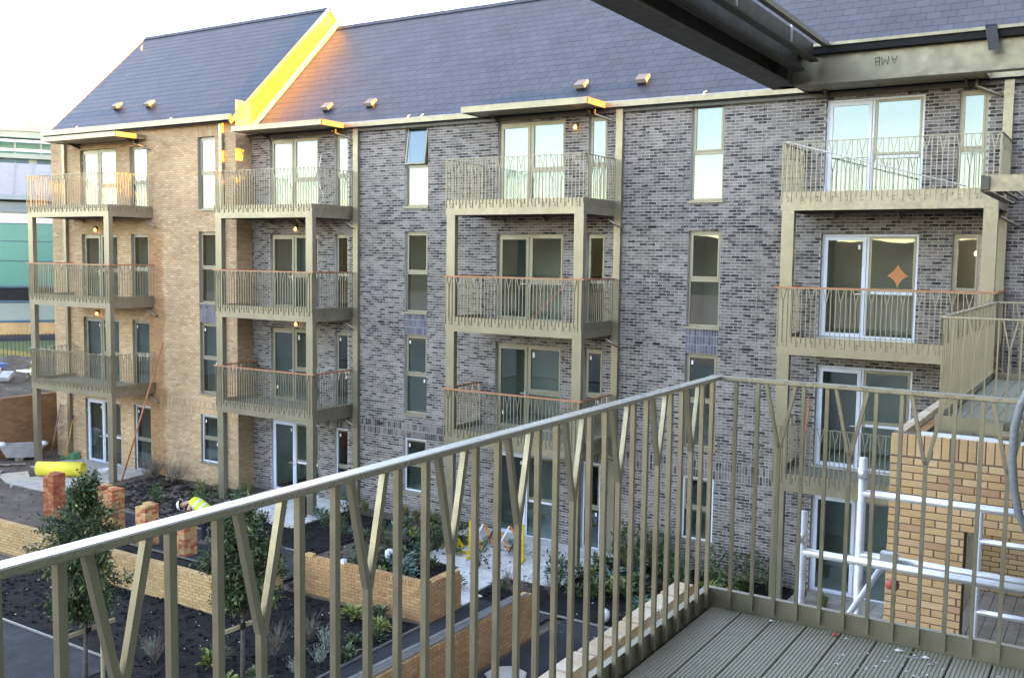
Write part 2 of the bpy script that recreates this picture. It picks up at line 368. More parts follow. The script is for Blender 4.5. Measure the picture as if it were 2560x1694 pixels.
def lay_bricks(parent, face, rects, mat, nsep, key=None, proud=.007, wob=.0015, name='brick', rest='brickwork', want=None):
    """nsep largest-looking full pieces become objects of their own, the rest one joined part"""
    full = {}
    for i, (a, b, c, d) in enumerate(rects):
        full.setdefault((round(b-a, 3), round(d-c, 3)), []).append(i)
    best = max(full.values(), key=len) if full else []
    if key is None: key = lambda P: (P-CAM).length
    cand = [(i, face.p((rects[i][0]+rects[i][1])/2, (rects[i][2]+rects[i][3])/2)) for i in best]
    if want: cand = [c for c in cand if want(c[1])]
    cand.sort(key=lambda c: key(c[1])); sep = set(i for i, _ in cand[:nsep])
    mb = MB(); rz = face.rz
    for i, (a, b, c, d) in enumerate(rects):
        pr = proud + rnd(-wob, wob)
        if i in sep:
            me = brick_mesh(mat, (round(b-a, 3), .03, round(d-c, 3)))
            link(name, me, parent, face.p((a+b)/2, (c+d)/2, pr), rz)
        else:
            e = .003
            n = len(mb.v)
            mb.v += [tuple(face.p(a, c, -.012)), tuple(face.p(b, c, -.012)), tuple(face.p(b, d, -.012)), tuple(face.p(a, d, -.012)),
                     tuple(face.p(a+e, c+e, pr)), tuple(face.p(b-e, c+e, pr)), tuple(face.p(b-e, d-e, pr)), tuple(face.p(a+e, d-e, pr))]
            mb.f += [(n+4, n+5, n+6, n+7), (n, n+1, n+5, n+4), (n+1, n+2, n+6, n+5), (n+2, n+3, n+7, n+6), (n+3, n, n+4, n+7)]
    if mb.v:
        o = mb.build(rest, mat, parent); o['kind'] = 'stuff'
    return len(sep)

def skin(mb, face, u0, u1, v0, v1, openings, depth=.32, w=0):
    us = sorted({u0, u1, *[x for o in openings for x in (o[0], o[1])]}); vs_ = sorted({v0, v1, *[x for o in openings for x in (o[2], o[3])]})
    for i in range(len(us)-1):
        for k in range(len(vs_)-1):
            cu, cv = (us[i]+us[i+1])/2, (vs_[k]+vs_[k+1])/2
            if any(a < cu < b and c < cv < d for a, b, c, d in openings): continue
            mb.quad(face.p(us[i], vs_[k], w), face.p(us[i+1], vs_[k], w), face.p(us[i+1], vs_[k+1], w), face.p(us[i], vs_[k+1], w))
    for a, b, c, d in openings:
        for (p, q) in (((a, c), (a, d)), ((a, d), (b, d)), ((b, d), (b, c)), ((b, c), (a, c))):
            mb.quad(face.p(*p, w), face.p(*q, w), face.p(*q, -depth), face.p(*p, -depth))

def room(parent, x0, x1, z0, z1, y, depth=1.7, margin=.35, bulb=False):
    """plastered reveal and a room behind an opening in a wall that faces -y"""
    mb = MB(); ya = y+.12; yb = y+.36; yc = yb+depth; X0, X1, Z0, Z1 = x0-margin, x1+margin, z0-.05, z1+.25
    for (p, q) in (((x0, z0), (x0, z1)), ((x0, z1), (x1, z1)), ((x1, z1), (x1, z0)), ((x1, z0), (x0, z0))):
        mb.quad((p[0], ya, p[1]), (p[0], yb, p[1]), (q[0], yb, q[1]), (q[0], ya, q[1]))
    mb.quad((X0, yb, Z0), (x0, yb, Z0), (x0, yb, Z1), (X0, yb, Z1)); mb.quad((x1, yb, Z0), (X1, yb, Z0), (X1, yb, Z1), (x1, yb, Z1))
    mb.quad((x0, yb, z1), (x1, yb, z1), (x1, yb, Z1), (x0, yb, Z1)); mb.quad((x0, yb, Z0), (x1, yb, Z0), (x1, yb, z0), (x0, yb, z0))
    mb.quad((X0, yb, Z0), (X0, yc, Z0), (X0, yc, Z1), (X0, yb, Z1)); mb.quad((X1, yb, Z0), (X1, yb, Z1), (X1, yc, Z1), (X1, yc, Z0))
    mb.quad((X0, yc, Z0), (X1, yc, Z0), (X1, yc, Z1), (X0, yc, Z1)); mb.quad((X0, yb, Z1), (X0, yc, Z1), (X1, yc, Z1), (X1, yb, Z1)); mb.quad((X0, yb, Z0), (X1, yb, Z0), (X1, yc, Z0), (X0, yc, Z0))
    o = mb.build('room', M['plaster'], parent)
    return o

# ------------------------------------------------------------------ ground, paths, hills
def grid_sheet(name, x0, x1, y0, y1, nx, ny, zf, mat, kind='structure'):
    mb = MB()
    for j in range(ny+1):
        for i in range(nx+1):
            x = x0+(x1-x0)*i/nx; y = y0+(y1-y0)*j/ny; mb.v.append((x, y, zf(x, y)))
    for j in range(ny):
        for i in range(nx):
            q = j*(nx+1)+i; mb.f.append((q, q+1, q+nx+2, q+nx+1))
    o = mb.build(name, mat, None, True); o['kind'] = kind; return o

g = MB(); g.quad((-900, -900, -.06), (900, -900, -.06), (900, 900, -.06), (-900, 900, -.06)); g = g.build('ground', M['mud']); g['kind'] = 'structure'
def clods(amp):
    def f(x, y):
        p = Vector((x, y, 0)); return -.012 + amp*(mnoise.fractal(p*1.6, 1.0, 2.0, 5)*.6 + abs(mnoise.noise(p*5.0))*.5)
    return f
grid_sheet('soil', -24.0, -12.45, 11.75, 16.5, 230, 96, clods(.045), M['soil'])
grid_sheet('soil', -16.8, -12.8, 16.75, 22.9, 90, 130, clods(.05), M['soil'])
grid_sheet('soil', -12.7, -2.5, 18.55, 23.45, 180, 90, clods(.05), M['soil'])
grid_sheet('soil', -29.0, -18.0, 18.85, 22.78, 200, 80, clods(.05), M['soil'])
grid_sheet('soil', -26.0, -17.0, 14.75, 16.65, 150, 34, clods(.05), M['soil'])
grid_sheet('mud', -45.0, -24.2, 14.9, 26.0, 210, 110, clods(.035), M['mud'])
grid_sheet('soil', -16.1, -12.45, 7.5, 11.85, 80, 90, clods(.045), M['soil'])
grid_sheet('path', -34, -16.1, 8.5, 11.7, 230, 46, lambda x, y: .012+clods(.022)(x, y), M['track'])
pth = MB(); pth.quad((-12.41, 5, .016), (-10.45, 5, .016), (-10.45, 18.5, .016), (-12.41, 18.5, .016)); o = pth.build('path', M['asphalt']); o['kind'] = 'structure'
pth = MB(); pth.quad((-10.10, 5, .016), (-2.0, 5, .016), (-2.0, 18.5, .016), (-10.10, 18.5, .016)); o = pth.build('path', M['asphalt']); o['kind'] = 'structure'
pth = MB(); pth.quad((-26.2, 16.72, .03), (-17.0, 16.72, .03), (-17.0, 18.78, .03), (-26.2, 18.78, .03)); o = pth.build('path', M['asphalt']); o['kind'] = 'structure'
def edging(name, a, b, label):
    mb = MB(); mb.bar(a, b, .012, .045); o = mb.build(name, M['alu'], None, False, a); tag(o, label, 'edging', 'metal edging strips along the paths'); return o
edging('path_edging', (-26.2, 16.70, .05), (-17.0, 16.70, .05), 'thin pale edging strip beside the brick stacks, on their near side')
edging('path_edging', (-26.2, 18.80, .05), (-18.2, 18.80, .05), 'thin pale edging strip on the far side of the brick stacks')
edging('path_edging', (-30.0, 11.80, .05), (-16.1, 11.62, .05), 'pale edging strip at the lower left by the staked trees')
edging('path_edging', (-12.43, 10.0, .05), (-12.43, 16.6, .05), 'long pale edging strip beside the low wall with metal profiles')
edging('path_edging', (-11.0, 18.53, .05), (-6.5, 18.50, .05), 'pale edging strip along the bed of evergreen plants')

# paving: flags are pieces of their patio
def patio(cells, mat, label_name='patio', z=.03, gap=.012, base=None):
    x0 = min(c[0] for c in cells); x1 = max(c[1] for c in cells); y0 = min(c[2] for c in cells); y1 = max(c[3] for c in cells)
    b = MB()
    for c in cells: b.box(c[0], c[1], c[2], c[3], -.05, z-.012)
    root = b.build(label_name, M['buff_mortar']); root['kind'] = 'structure'
    for (a, bb, c, d) in cells:
        mb = MB(); t = rnd(-.002, .003); e = .006
        mb.v = [(a+gap/2, c+gap/2, z-.011), (bb-gap/2, c+gap/2, z-.011), (bb-gap/2, d-gap/2, z-.011), (a+gap/2, d-gap/2, z-.011),
                (a+gap/2+e, c+gap/2+e, z+t), (bb-gap/2-e, c+gap/2+e, z+t), (bb-gap/2-e, d-gap/2-e, z+t), (a+gap/2+e, d-gap/2-e, z+t)]
        mb.f = [(4, 5, 6, 7), (0, 1, 5, 4), (1, 2, 6, 5), (2, 3, 7, 6), (3, 0, 4, 7)]
        mb.build('paving_slab', mat, root)
    return root
def cells(x0, x1, y0, y1, w=.6, h=.9):
    out = []; y = y0; k = 0
    while y < y1-.05:
        hh = min(h, y1-y); x = x0 - (w/2 if k % 2 else 0)
        while x < x1-.02:
            a, b = max(x, x0), min(x+w, x1)
            if b-a > .08: out.append((a, b, y, y+hh))
            x += w
        y += hh; k += 1
    return out
patio(cells(-33.9, -29.35, 20.9, 22.82) + cells(-32.2, -29.6, 18.95, 20.9, .9, .65), M['paving'])
patio(cells(-24.1, -20.2, 20.4, 23.5, .6, .6), M['paving_pale'])
patio(cells(-15.5, -11.25, 20.2, 23.5, .9, .6) + cells(-14.1, -12.72, 18.75, 20.2, .69, .6) + cells(-13.3, -12.45, 17.95, 18.75, .85, .8), M['paving_pale'])
patio(cells(-6.4, -2.2, 20.4, 23.5, .6, .6), M['paving'])

def ring_hill():
    mb = MB(); n = 240; r0, r1, r2_ = 190, 205, 330
    for i in range(n):
        a = 2*math.pi*i/n; x, y = math.cos(a), math.sin(a)
        h = 11.6 + 5.0*max(0, -x) + 1.6*mnoise.noise(Vector((x*6, y*6, 0))) + 1.3*mnoise.noise(Vector((x*26, y*26, 3))) + .8*mnoise.noise(Vector((x*80, y*80, 5)))
        for (r, z) in ((r0, -.1), (r0+6, h*.62), (r1, h), (r2_, h*1.25 if y < 0 else h)): mb.v.append((x*r, y*r, z))
    for i in range(n):
        j = (i+1) % n
        for k in range(3): mb.f.append((i*4+k, j*4+k, j*4+k+1, i*4+k+1))
    o = mb.build('hills', M['hill'], None, True); o['kind'] = 'structure'
ring_hill()

# ------------------------------------------------------------------ windows and doors
def bar_rect(mb, x0, x1, z0, z1, y, t, d=.06):
    mb.box(x0, x0+t, y, y+d, z0, z1); mb.box(x1-t, x1, y, y+d, z0, z1); mb.box(x0+t, x1-t, y, y+d, z1-t, z1); mb.box(x0+t, x1-t, y, y+d, z0, z0+t)

def pane(parent, x0, x1, z0, z1, y):
    mb = MB(); mb.box(x0, x1, y, y+.02, z0, z1); return mb.build('pane', M['glass'], parent)

def sticker(parent, x, z, y, w=.055, h=.10, mat='white', rot=0):
    mb = MB(); c, s = math.cos(rot), math.sin(rot)
    P = [(x+(a*c-b*s), z+(a*s+b*c)) for a, b in ((-w/2, -h/2), (w/2, -h/2), (w/2, h/2), (-w/2, h/2))]
    mb.hexa([(P[i][0], y-.004, P[i][1]) for i in range(4)] + [(P[i][0], y-.002, P[i][1]) for i in range(4)]); return mb.build('sticker', M[mat], parent)

def window(parent, x0, x1, z0, z1, yw, film=False, split=.48, sill=True, stick=0, tilt=False):
    y = yw+.09; t = .055; zt = z0+(z1-z0)*split
    fm = MB(); bar_rect(fm, x0+.004, x1-.004, z0+.004, z1-.004, y, t); fm.box(x0+t, x1-t, y, y+.06, zt-.04, zt+.04)
    w = fm.build('window', M['frame_olive'], parent)
    s = MB(); bar_rect(s, x0+t+.006, x1-t-.006, zt+.046, z1-t-.008, y-.012, .045, .05)
    if tilt:
        o = s.build('sash', M['frame_olive'], w); px = pane(w, x0+t+.052, x1-t-.052, zt+.092, z1-t-.054, y+.008)
        piv = Vector(((x0+x1)/2, y, z1-t)); rot = Matrix.Translation(piv) @ Matrix.Rotation(R(-9), 4, 'X') @ Matrix.Translation(-piv)
        for q in (o, px): q.data.transform(rot)
    else:
        s.build('sash', M['frame_olive'], w); pane(w, x0+t+.052, x1-t-.052, zt+.092, z1-t-.054, y+.008)
    pane(w, x0+t+.002, x1-t-.002, z0+t+.002, zt-.042, y+.015)
    if film:
        f = MB(); bar_rect(f, x0+.012, x1-.012, z0+.012, z1-.012, y-.016, .048, .004); f.build('film_strip', M['film'], w)
    if sill:
        f = MB(); f.box(x0-.04, x1+.04, yw-.055, yw+.10, z0-.055, z0+.002); f.build('sill', M['frame_olive'], w)
    if stick:
        sticker(w, x0+t+.11, z1-.24, y-.002)
        if stick > 1: sticker(w, x1-t-.10, zt-.16, y+.008)
    room(parent, x0, x1, z0, z1, yw)
    return w

def door(parent, x0, x1, z0, z1, yw, film=False, stick=0, thr=True):
    y = yw+.09; t = .055; xm = x0+(x1-x0)*.49
    fm = MB(); bar_rect(fm, x0+.004, x1-.004, z0+.004, z1-.004, y, t); fm.box(xm-.03, xm+.03, y, y+.06, z0+t, z1-t)
    zt = z0+(z1-z0)*.44; fm.box(xm+.03, x1-t, y, y+.06, zt-.045, zt+.045)
    w = fm.build('door', M['frame_olive'], parent)
    lf = MB(); bar_rect(lf, x0+t+.006, xm-.036, z0+.02, z1-t-.008, y-.014, .085, .055)
    leaf = lf.build('door_leaf', M['film'] if film else M['frame_olive'], w)
    pane(w, x0+t+.09, xm-.12, z0+.105, z1-t-.094, y+.008)
    sl = MB(); bar_rect(sl, xm+.036, x1-t-.006, zt+.05, z1-t-.008, y-.012, .05, .05); sl.build('sash', M['frame_olive'], w)
    pane(w, xm+.087, x1-t-.057, zt+.101, z1-t-.059, y+.008); pane(w, xm+.032, x1-t-.002, z0+t+.002, zt-.047, y+.015)
    if film:
        f = MB(); bar_rect(f, x0+.012, x1-.012, z0+.012, z1-.012, y-.006, .042, .004); f.box(xm-.022, xm+.022, y-.006, y-.002, z0+.05, z1-.06)
        f.box(xm+.10, x1-.10, y-.018, y-.014, zt-.03, zt+.03); f.build('film_strip', M['film'], w)
    h = MB(); h.bar((xm-.10, y-.05, z0+1.02), (xm-.24, y-.05, z0+1.02), .02, .02); h.bar((xm-.10, y-.055, z0+1.02), (xm-.10, y-.01, z0+1.02), .02, .02); h.box(xm-.115, xm-.085, y-.022, y-.014, z0+.9, z0+1.1)
    h.build('handle', M['steel'], w)
    hg = MB()
    for zz in (.35, 1.9, 2.1): hg.box(x0-.004, x0+.022, y-.03, y-.001, z0+zz, z0+zz+.11)
    hg.build('hinges', M['alu'], w)
    if thr: f = MB(); f.box(x0-.02, x1+.02, yw-.05, y+.02, z0-.045, z0+.003); f.build('threshold', M['alu'], w)
    if stick & 1: sticker(w, xm-.20, z1-.30, y+.006)
    if stick & 2: sticker(w, xm+.16, z1-.28, y+.006, .07, .15)
    if stick & 4: sticker(w, x0+.22, z0+.42, y+.006)
    room(parent, x0, x1, z0, z1, yw, depth=2.2)
    return w

def wall_lamp(parent, x, y, z):
    mb = MB(); mb.box(x-.04, x+.04, y-.05, y+.005, z, z+.16); mb.box(x-.055, x+.055, y-.14, y-.05, z+.1, z+.16)
    o = mb.build('wall_lamp', M['olive_dark'], parent); b = MB(); b.lathe([(.001, -.05), (.034, -.03), (.05, 0), (.034, .03), (.014, .07), (.001, .075)], (x, y-.095, z+.02), 12); b.build('lamp_glass', M['lamp'], o, True)

def downpipe(parent, x, y, z0, z1, w=.10):
    mb = MB(); mb.box(x-w, x+w*.9, y-.13, y-.015, z0, z1); o = mb.build('downpipe', M['olive'], parent)
    k = MB(); z = z0+1.2
    while z < z1: k.box(x-w-.008, x+w*.9+.008, y-.138, y-.004, z, z+.05); k.box(x-w-.03, x+w*.9+.03, y-.02, y-.004, z, z+.05); z += 2.05
    k.build('pipe_bracket', M['olive'], o)

def canopy(parent, x0, x1, yw, z0, z1, d=1.25):
    mb = MB(); mb.box(x0, x1, yw-d, yw-.01, z0+.02, z1); o = mb.build('canopy', M['olive'], parent)
    t = MB(); t.box(x0, x1, yw-d-.012, yw-d+.02, z0, z1+.012); t.box(x0-.012, x0+.02, yw-d+.02, yw-.012, z0, z1+.012); t.box(x1-.02, x1+.012, yw-d+.02, yw-.012, z0, z1+.012); t.build('canopy_edge', M['olive'], o)
    b = MB()
    for x in (x0+.45, x1-.45): b.hexa([(x-.02, yw-.5, z0-.002), (x+.02, yw-.5, z0-.002), (x+.02, yw-.012, z0-.16), (x-.02, yw-.012, z0-.16), (x-.02, yw-.5, z0+.018), (x+.02, yw-.5, z0+.018), (x+.02, yw-.012, z0+.018), (x-.02, yw-.012, z0+.018)])
    b.build('canopy_bracket', M['olive_dark'], o)
    p = MB(); p.tube([(x1-.25, yw-.35, z0+.03), (x1-.25, yw-.35, z0-.15), (x1-.05, yw-.2, z0-.22), (x1+.28, yw-.08, z0-.36)], .034, 8); p.build('outlet_pipe', M['olive'], o, True)

# ------------------------------------------------------------------ roofs
def slate_roof(parent, x0, x1, ye, ze, yr, zr, mat, nsep, want, w=.335, e=.285):
    L = math.hypot(yr-ye, zr-ze); S = Vector((0, (yr-ye)/L, (zr-ze)/L)); N = Vector((0, -S.z, S.y))
    O = Vector((0, ye, ze))
    mb = MB(); mb.quad((x0, ye, ze), (x1, ye, ze), (x1, yr, zr), (x0, yr, zr))
    yb = 2*yr-ye; mb.quad((x0, yr, zr), (x1, yr, zr), (x1, yb, ze), (x0, yb, ze))
    roof = mb.build('roof', M['underlay'], parent)
    def piece(xa, xb, s, s2):
        f = lambda x, q, n_: Vector((x, 0, 0))+O+S*q+N*n_
        return [f(xa, s, .001), f(xb, s, .001), f(xb, s2, .001), f(xa, s2, .001), f(xa, s, .009), f(xb, s, .009), f(xb, s2, .004), f(xa, s2, .004)]
    rows = []; s = -.05; k = 0
    while s < L-.05:
        s2 = min(s+e*1.04, L); x = x0-(w/2 if k % 2 else 0)
        while x < x1-.03:
            a, b = max(x+.0045, x0), min(x+w-.0045, x1)
            if b-a > .05: rows.append((a, b, s, s2))
            x += w
        s += e; k += 1
    cand = []
    for i, (a, b, s, s2) in enumerate(rows):
        P = Vector(((a+b)/2, 0, 0))+O+S*((s+s2)/2)
        if b-a > w-.012 and s2-s > e and want(P): cand.append(((P-CAM).length, i))
    sep = set(i for _, i in sorted(cand)[:nsep])
    base = None; allm = MB()
    for i, (a, b, s, s2) in enumerate(rows):
        if i in sep:
            if base is None:
                bm_ = MB(); bm_.hexa([p-(Vector((a, 0, 0))+O+S*s) for p in piece(a, b, s, s2)]); base = bm_.mesh('slate', mat)
            link('slate', base, roof, Vector((a, 0, 0))+O+S*s)
        else: allm.hexa(piece(a, b, s, s2))
    o = allm.build('slates', mat, roof); o['kind'] = 'stuff'
    bk = MB(); bk.quad((x0, yr, zr+.012), (x1, yr, zr+.012), (x1, yb, ze+.012), (x0, yb, ze+.012)); bk.build('rear_slope', mat, roof)
    rm = MB(); a = .44; rm.hexa([(0, -.13, -.10), (a-.012, -.13, -.10), (a-.012, .13, -.10), (0, .13, -.10), (0, -.02, .035), (a-.012, -.02, .035), (a-.012, .02, .035), (0, .02, .035)]); rme = rm.mesh('ridge_tile', M['slate_blue'])
    x = x0
    while x < x1-.2: link('ridge_tile', rme, roof, (x, yr, zr+.03+rnd(-.004, .004))); x += a
    return roof, O, S, N
def roof_vent(roof, x, y, z, S, N):
    P = Vector((x, y, z)); X = Vector((1, 0, 0))
    f = lambda a, b, c: P+X*a+S*b+N*c
    mb = MB(); mb.hexa([f(-.13, 0, .02), f(.13, 0, .02), f(.11, .20, .02), f(-.11, .20, .02), f(-.12, .03, .14), f(.12, .03, .14), f(.11, .17, .14), f(-.11, .17, .14)])
    v = mb.build('roof_vent', M['black_plastic'], roof)
    h = MB(); h.hexa([f(-.17, -.02, .13), f(.17, -.02, .13), f(.16, .30, .10), f(-.16, .30, .10), f(-.15, .0, .23), f(.15, .0, .23), f(.15, .30, .18), f(-.15, .30, .18)])
    h.build('vent_hood', M['vent'], v)
def clip(roof, x, y, z):
    mb = MB(); mb.bar((x, y, z), (x+.05, y-.02, z+.12), .035, .02); mb.bar((x+.05, y-.02, z+.12), (x+.11, y-.02, z+.14), .03, .02); mb.build('gutter_clip', M['white'], roof)

# ------------------------------------------------------------------ grey block
YG, YBF, XC = 23.5, 22.82, -25.02
FLOORS = [(0.0, 2.40), (3.075, 5.475), (6.15, 8.55), (9.225, 11.625)]
grey = thing('grey_apartment_block', (-12, YG, 0), 'long grey brick apartment block with dark slate roof and three balcony bays', 'building')
BAYS = [-24.2, -15.25, -6.2]
op = []; doors = []; sides = []; wins = []
for b in BAYS:
    for i, (z0, z1) in enumerate(FLOORS):
        doors.append((b, b+2.15, z0, z1, i)); sides.append((b+2.85, b+3.42, z0+(.0 if i else .0), z1, i))
WZ = [(.75, 2.40), (3.15, 5.55), (6.225, 8.625), (9.375, 11.775)]
for b in BAYS[1:]:
    for i, (z0, z1) in enumerate(WZ): wins.append((b-3.3, b-2.44, z0, z1, i))
op = [q[:4] for q in doors+sides+wins]
fG = Face((0, YG, 0), (1, 0, 0))
wm = MB(); X1 = .2
skin(wm, fG, XC, X1, -.3, 12.0, op)
# end and rear walls close the block
wm.quad((X1, YG, -.3), (X1, 32.0, -.3), (X1, 32.0, 12.0), (X1, YG, 12.0)); wm.tri((X1, YG, 12.0), (X1, 32.0, 12.0), (X1, 27.7, 16.1)); wm.quad((X1, 32.0, -.3), (XC, 32.0, -.3), (XC, 32.0, 12.0), (X1, 32.0, 12.0))
gwall = wm.build('wall', M['grey_mortar'], grey)
band = (2.40, 2.85)
panels = [(b-3.3, b-2.44, 5.55, 6.225) for b in BAYS[1:]]
rects = bond(XC+.005, X1, -.15, 11.95, op + [(XC, X1, band[0], band[1])] + panels)
lay_bricks(gwall, fG, rects, M['grey_brick'], 290, want=lambda P: -11.0 < P.x < -6.75 and P.z > 4.6)
rects = bond(XC+.005, X1, band[0]+.003, band[1], [(q[0], q[1], 0, 2.40) for q in op], bl=.065, bh=.215, stack=True)
lay_bricks(gwall, fG, rects, M['grey_brick'], 0, name='soldier_brick', rest='soldier_band')
for p in panels:
    lay_bricks(gwall, fG, bond(p[0], p[1], p[2]+.005, p[3], (), bl=.065, bh=.215, stack=True), M['blue_brick'], 40, name='soldier_brick', rest='soldier_panel')
mj = MB(); mj.box(-7.672, -7.655, YG-.004, YG+.002, 0, 11.95); mj.build('movement_joint', M['olive_dark'], gwall)
for (x, z) in ((-10.6, 8.7), (-8.0, 8.7), (-17.2, 8.85), (-19.4, 8.85), (-10.4, 5.7), (-19.55, 5.85), (-19.6, 2.7), (-12.3+1.4, 5.72), (-8.0, 5.7)):
    zz = round(z/.075)*.075; vb = MB(); vb.box(x, x+.215, YG-.010, YG-.002, zz, zz+.065); vb.build('air_vent', M['dark'], gwall)
for (x0, x1, z0, z1, i) in doors:
    b4 = x0 > -8
    door(grey, x0, x1, z0, z1, YG, film=(i == 0 or b4), stick={0: 1, 1: 6, 2: 0, 3: 0}[i] if not b4 else (1 if i == 2 else 0))
for (x0, x1, z0, z1, i) in sides: window(grey, x0, x1, z0, z1, YG, film=(i == 0), sill=False, split=.47, stick=2 if i < 2 else 0)
for (x0, x1, z0, z1, i) in wins: window(grey, x0, x1, z0, z1, YG, film=(i == 0), split=.49, stick={0: 1, 1: 2, 2: 0, 3: 0}[i], tilt=(i == 3 and x0 < -15))
groof, gO, gS, gN = slate_roof(grey, XC, X1, 23.36, 11.80, 27.70, 16.13, M['slate'], 300, lambda P: -13 < P.x < -1.0 and P.z < 15.2)
for x, y in ((-22.13, 24.0), (-20.32, 24.0), (-12.89, 23.96), (-11.08, 23.96)):
    roof_vent(groof, x, y, y-11.57, gS, gN)
for x in (-18.4, -9.2, -27.9+10, -4.6): clip(groof, x, 23.40, 11.90)
gt = MB(); gt.box(XC, X1, 23.25, 23.38, 11.80, 11.93); gt.box(XC, X1, 23.38, 23.49, 11.80, 11.83); gt.build('gutter', M['olive'], grey)
sf = MB(); sf.box(XC, X1, 23.39, 23.495, 11.68, 11.79); sf.build('fascia_shadow_gap', M['olive_dark'], grey)
for b in BAYS:
    canopy(grey, b-.40, b+3.46, YG, 11.78, 11.93)
    downpipe(grey, b+3.82, YG, .02, 11.80)
    if b < -20:
        for i in (1, 2): wall_lamp(grey, b+1.25, YG, FLOORS[i][1]+.14)
wall_lamp(grey, BAYS[1]+2.5, YG, 11.35)
wc = MB(); wc.tube([(-21.75, 23.47, 11.25), (-21.85, 23.45, 11.05), (-21.95, 23.43, 10.6), (-21.9, 23.4, 10.1), (-21.7, 23.36, 9.8), (-21.65, 23.3, 9.62), (-21.9, 23.25, 9.4), (-22.2, 23.2, 9.25)], .012, 6); wc.build('dangling_cable', M['white'], grey, True)
# dark outlines of brick soot line at the base
# ------------------------------------------------------------------ buff block
buff = thing('buff_apartment_block', (-30, YBF, 0), 'buff brick apartment block with steep blue slate roof at the left', 'building')
XL = -35.08
bd = [(-33.28, -31.2, z0, z1, i) for i, (z0, z1) in enumerate(FLOORS)]
bs = [(-30.43, -29.5, z0, z1, i) for i, (z0, z1) in enumerate(FLOORS)]
bw = [(-26.85, -26.0, z0, z1, i) for i, (z0, z1) in enumerate(WZ)]
bop = [q[:4] for q in bd+bs+bw]
fB = Face((0, YBF, 0), (1, 0, 0)); fR = Face((XC, YBF, 0), (0, 1, 0)); fLft = Face((XL, 31.6, 0), (0, -1, 0))
wm = MB(); skin(wm, fB, XL, XC, -.3, 12.35, bop)
wm.quad((XC, YBF, -.3), (XC, 31.7, -.3), (XC, 31.7, 12.3), (XC, YBF, 12.3))
wm.quad((XL, 31.7, -.3), (XL, YBF, -.3), (XL, YBF, 12.3), (XL, 31.7, 12.3)); wm.tri((XL, 31.7, 12.3), (XL, YBF, 12.3), (XL, 27.25, 16.6)); wm.quad((XC, 31.7, -.3), (XL, 31.7, -.3), (XL, 31.7, 12.3), (XC, 31.7, 12.3))
bwall = wm.build('wall', M['buff_mortar'], buff)
bpan = [(-26.85, -26.0, 5.55, 6.225)]
rects = bond(XL, XC, -.15, 12.3, bop + [(-29.3, XC, 2.40, 2.85), (-27.0, -25.85, 11.775, 12.23)] + bpan)
lay_bricks(bwall, fB, rects, M['buff_brick'], 270, want=lambda P: -29.1 < P.x < -25.8 and P.z > 2.9)
lay_bricks(bwall, fB, bond(-29.3, XC, 2.403, 2.85, [(q[0], q[1], 0, 2.4) for q in bop], bl=.065, bh=.215, stack=True), M['buff_brick'], 0, rest='soldier_band')
lay_bricks(bwall, fB, bond(-27.0, -25.85, 11.78, 12.23, (), bl=.065, bh=.215, stack=True), M['buff_brick'], 0, rest='soldier_head')
lay_bricks(bwall, fB, bond(*bpan[0][:2], 5.555, 6.225, (), bl=.065, bh=.215, stack=True), M['blue_brick'], 36, name='soldier_brick', rest='soldier_panel')
lay_bricks(bwall, fR, bond(.0, .68, -.15, 12.3), M['buff_brick'], 0, rest='return_brickwork')
for (x0, x1, z0, z1, i) in bd: door(buff, x0, x1, z0, z1, YBF, film=(i == 0), stick={0: 1, 1: 3, 2: 0, 3: 0}[i])
for (x0, x1, z0, z1, i) in bs: window(buff, x0, x1, z0, z1, YBF, film=(i == 0), sill=False, split=.47, stick=1 if i < 2 else 0)
for (x0, x1, z0, z1, i) in bw: window(buff, x0, x1, z0, z1, YBF, film=(i == 0), split=.49, stick=2 if i < 2 else 0)
LS = .972
broof, bO, bS, bN = slate_roof(buff, XL-.06, XC+.04, 22.60, 12.20, 27.25, 16.72, M['slate_blue'], 260, lambda P: P.z < 15.5 and P.x > -34)
for x, y in ((-32.0, 23.49), (-30.1, 23.43)): roof_vent(broof, x, y, 12.20+(y-22.6)*LS, bS, bN)
for x in (-33.2, -28.0): clip(broof, x, 22.62, 12.33)
clip(broof, -34.6, 26.6, 16.1)
gt = MB(); gt.box(XL-.08, XC+.03, 22.48, 22.62, 12.22, 12.40); gt.box(XL-.08, XC+.03, 22.62, 22.81, 12.22, 12.25); gt.build('gutter', M['olive'], buff)
def zl(y): return 12.20+(y-22.6)*LS
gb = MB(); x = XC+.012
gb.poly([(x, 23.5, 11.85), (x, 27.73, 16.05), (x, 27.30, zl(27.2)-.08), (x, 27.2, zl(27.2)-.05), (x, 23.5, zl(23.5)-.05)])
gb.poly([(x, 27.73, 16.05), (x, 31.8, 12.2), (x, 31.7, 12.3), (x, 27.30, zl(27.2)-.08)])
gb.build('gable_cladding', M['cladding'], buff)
lay_bricks(bwall, fR, bond(0, .675, 12.3, 12.95), M['buff_brick'], 0, rest='gable_brickwork')
fl = MB()
fl.hexa([(x+.004, 23.42, 11.90), (x+.05, 23.42, 11.90), (x+.05, 27.70, 16.20), (x+.004, 27.70, 16.20), (x+.004, 23.42, 12.10), (x+.03, 23.42, 12.10), (x+.03, 27.62, 16.36), (x+.004, 27.62, 16.36)]); fl.build('flashing', M['trim'], buff)
vg = MB(); vg.bar((XC+.05, 22.52, zl(22.52)+.0), (XC+.05, 27.25, zl(27.25)+.02), .045, .13); vg.bar((XC+.05, 27.25, zl(27.25)+.02), (XC+.05, 31.6, zl(22.9)), .045, .13); vg.build('verge_trim', M['olive'], buff)
vg = MB(); vg.bar((XL-.08, 22.50, zl(22.50)-.05), (XL-.08, 27.25, zl(27.25)-.03), .045, .10); vg.build('verge_trim', M['olive'], buff)
